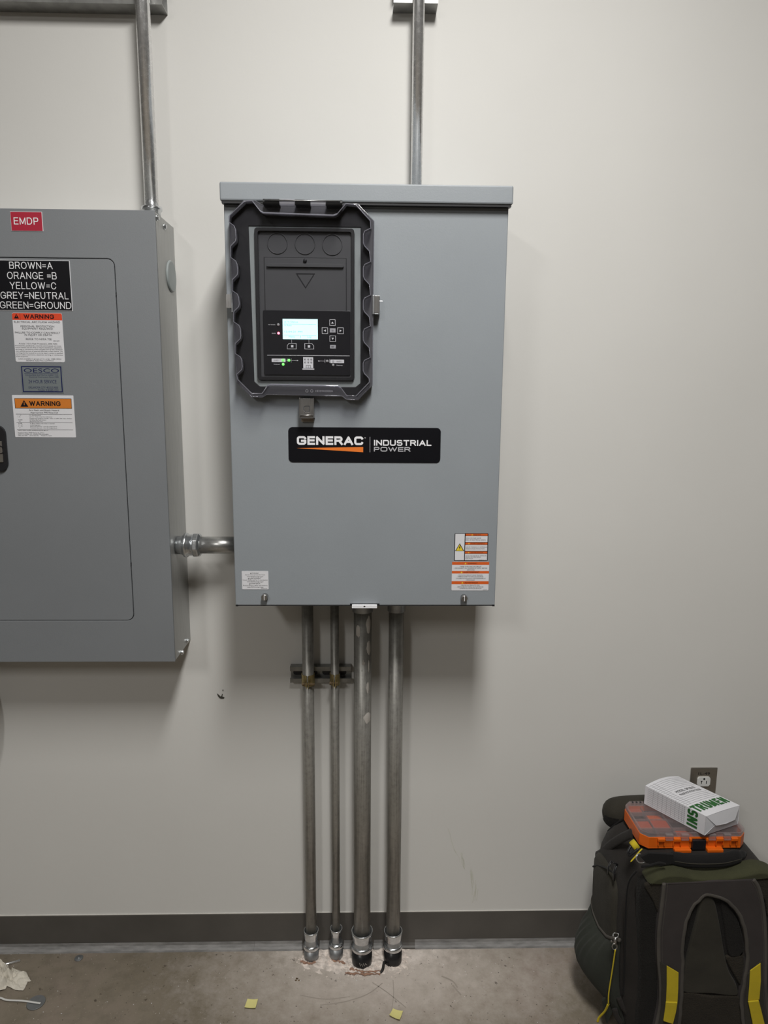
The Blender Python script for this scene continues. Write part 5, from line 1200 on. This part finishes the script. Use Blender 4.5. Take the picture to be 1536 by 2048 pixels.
# crumpled paper towel
pt = thing('paper_towel', 'crumpled off-white paper towel on the floor at the left edge', 'paper', F(10, 1965, 0))
def crumple(L_, n, h, seed, name):
    P_ = [F(a, b, 0.) for a, b in L_]; g = G(); off = Vector((seed*3.1, seed*1.7, 0))
    for j in range(n):
        for i in range(n):
            a, b = i/(n-1), j/(n-1); p = (P_[0]*(1-a)+P_[1]*a)*(1-b)+(P_[3]*(1-a)+P_[2]*a)*b
            q = p*38+off; nz = abs(noise.noise(q))*1.6+abs(noise.noise(q*2.3))*.7
            ed = min(1, 4*min(a, 1-a, b, 1-b)+.25); px_ = noise.noise(q*.7+Vector((9, 0, 0)))*.006
            g.v.append((p.x+px_, p.y+noise.noise(q*.8)*.006, .0015+h*nz*ed))
    for j in range(n-1):
        for i in range(n-1): q = j*n+i; g.f.append((q, q+1, q+n+1, q+n))
    o = g.make(name, 'paper', pt); md = o.modifiers.new('thick', 'SOLIDIFY'); md.thickness = .0005; md.offset = 1
crumple([(26, 1937), (52, 1946), (62, 1962), (18, 1972)], 16, .010, 1, 'sheet'); crumple([(22, 1955), (60, 1957), (44, 1982), (14, 1974)], 14, .006, 2, 'sheet')
crumple([(-40, 1918), (17, 1932), (15, 1960), (-40, 1975)], 20, .030, 3, 'sheet'); crumple([(-20, 1955), (30, 1948), (12, 1981), (-30, 1992)], 18, .020, 4, 'sheet')
# broken concrete and plaster crumbs at the conduit feet
g = G(); rs = random.Random(11)
def crumb(g, x, y, z, r):
    a = rs.uniform(0, 6.28); v = []
    for k in range(4): v.append((x+math.cos(a+k*1.57)*r*rs.uniform(.5, 1.3), y+math.sin(a+k*1.57)*r*rs.uniform(.5, 1.3), z-.0005))
    v.append((x+rs.uniform(-.3, .3)*r, y, z+r*rs.uniform(.5, 1.1))); g.add(v, [(0, 1, 4), (1, 2, 4), (2, 3, 4), (3, 0, 4), (3, 2, 1, 0)])
for P, n_, ra in ((P1, 120, .028), (P2, 260, .032), (P3, 260, .044), (P4, 150, .038)):
    for k in range(n_):
        t = rs.uniform(0, 6.28); r_ = P[2]*1.25+abs(rs.gauss(0, ra*.38)); x, y = P[0]+math.cos(t)*r_*1.25, P[1]-abs(math.sin(t))*r_ if rs.random() < .75 else P[1]+math.sin(t)*r_
        if y < -.004: crumb(g, x, y, 0, rs.uniform(.001, .0042)*(1.25 if r_ < ra*.8 else .7))
for k in range(240):
    x, y = rs.gauss(-.01, .10), -.018-abs(rs.gauss(0, .05))
    crumb(g, x, y, 0, rs.uniform(.0006, .0016))
o = g.make('plaster_rubble', 'debris'); o['kind'] = 'stuff'; tag(o, 'pale plaster rubble heaped around the feet of the conduits', 'rubble')
# low broken mound in front of the thick conduit
g = G(); n1, n2 = 46, 16
for j in range(n2):
    for i in range(n1):
        a, b = i/(n1-1), j/(n1-1)*(n1-1)/(n2-1); x = -.175+.30*a; y = -.008-.095*b
        q = Vector((x*60, y*60, 0)); e_ = math.sin(math.pi*a)**.5*max(0, 1-b**2.2)
        h_ = (.0035+.0055*noise.noise(q)+.004*noise.noise(q*2.7))*e_-.0012
        g.v.append((x, y, h_))
for j in range(n2-1):
    for i in range(n1-1): q = j*n1+i; g.f.append((q, q+n1, q+n1+1, q+1))
o = g.make('broken_concrete', 'debris', floor)
g = G(); rs2 = random.Random(4)
for L_ in ([(700, 1936), (724, 1942), (750, 1942), (768, 1939)], [(660, 1917), (676, 1922), (690, 1926)], [(600, 1921), (618, 1926), (632, 1924)], [(690, 1944), (720, 1948), (760, 1947)]):
    P_ = smoothpts([F(a, b, .0030) for a, b in L_], 9); g.tube([p+Vector((rs2.uniform(-.001, .001), rs2.uniform(-.0022, .0022), rs2.uniform(-.0014, .0006))) for p in P_], [rs2.uniform(.0008, .0042) for p in P_], 6, flat=.4, nrm=(0, 0, 1))
g.make('red_clay', 'clay', floor)
g = G(); mpf = lambda a, b: F(a, b, .0005)
for L_, w_ in (([(640, 2010), (690, 2003), (735, 1988), (765, 1966)], 1.6), ([(745, 1965), (775, 1985), (812, 2015)], 1.5), ([(786, 1960), (787, 1990), (782, 2030)], 1.2), ([(883, 1952), (905, 1962), (915, 1975)], 2.5), ([(1075, 1938), (1090, 1946)], 2.5), ([(600, 1990), (650, 1998), (700, 1993)], 1.2), ([(905, 1970), (922, 1990)], 3)):
    Q_ = [(p.x, p.y) for p in smoothpts([Vector((a, b, 0)) for a, b in L_], 6)]; stroke(g, mpf, Q_, w_)
g.make('floor_scratch', 'scratch', floor)
# dark grit and pale chips over the floor
g = G()
for k in range(260):
    p = F(rs.uniform(-20, 1180), rs.uniform(1905, 2048), 0); crumb(g, p.x, p.y, 0, rs.uniform(.0005, .0019))
o = g.make('floor_grit', 'dark'); o['kind'] = 'stuff'; tag(o, 'dark grit scattered over the concrete floor', 'grit')
g = G()
for k in range(110):
    p = F(rs.uniform(-20, 1180), rs.uniform(1898, 2048), 0); crumb(g, p.x, p.y, 0, rs.uniform(.0005, .0017))
o = g.make('plaster_chips', 'white'); o['kind'] = 'stuff'; tag(o, 'tiny white plaster chips scattered over the floor', 'chips')
P_ = [F(769, 1922, .006), F(767, 1930, .005), F(766, 1937, .004), F(761, 1946, .003)]
tag(G().tube(smoothpts(P_, 4), [.001]+[.0035]*10+[.0025, .001], 8, flat=.5, nrm=(0, -1, 1)).make('tape_scrap', 'dark', smooth=True), 'black scrap of tape on the rubble between the two black stubs', 'tape scrap')
p = F(595, 1958.5, .001); g = G()
for k in range(5): crumb(g, p.x+rs.uniform(-.005, .005), p.y+rs.uniform(-.003, .003), 0, .0035)
tag(g.make('brown_flake', 'rust'), 'rust-brown flake on the floor in front of the thin conduits', 'flake')
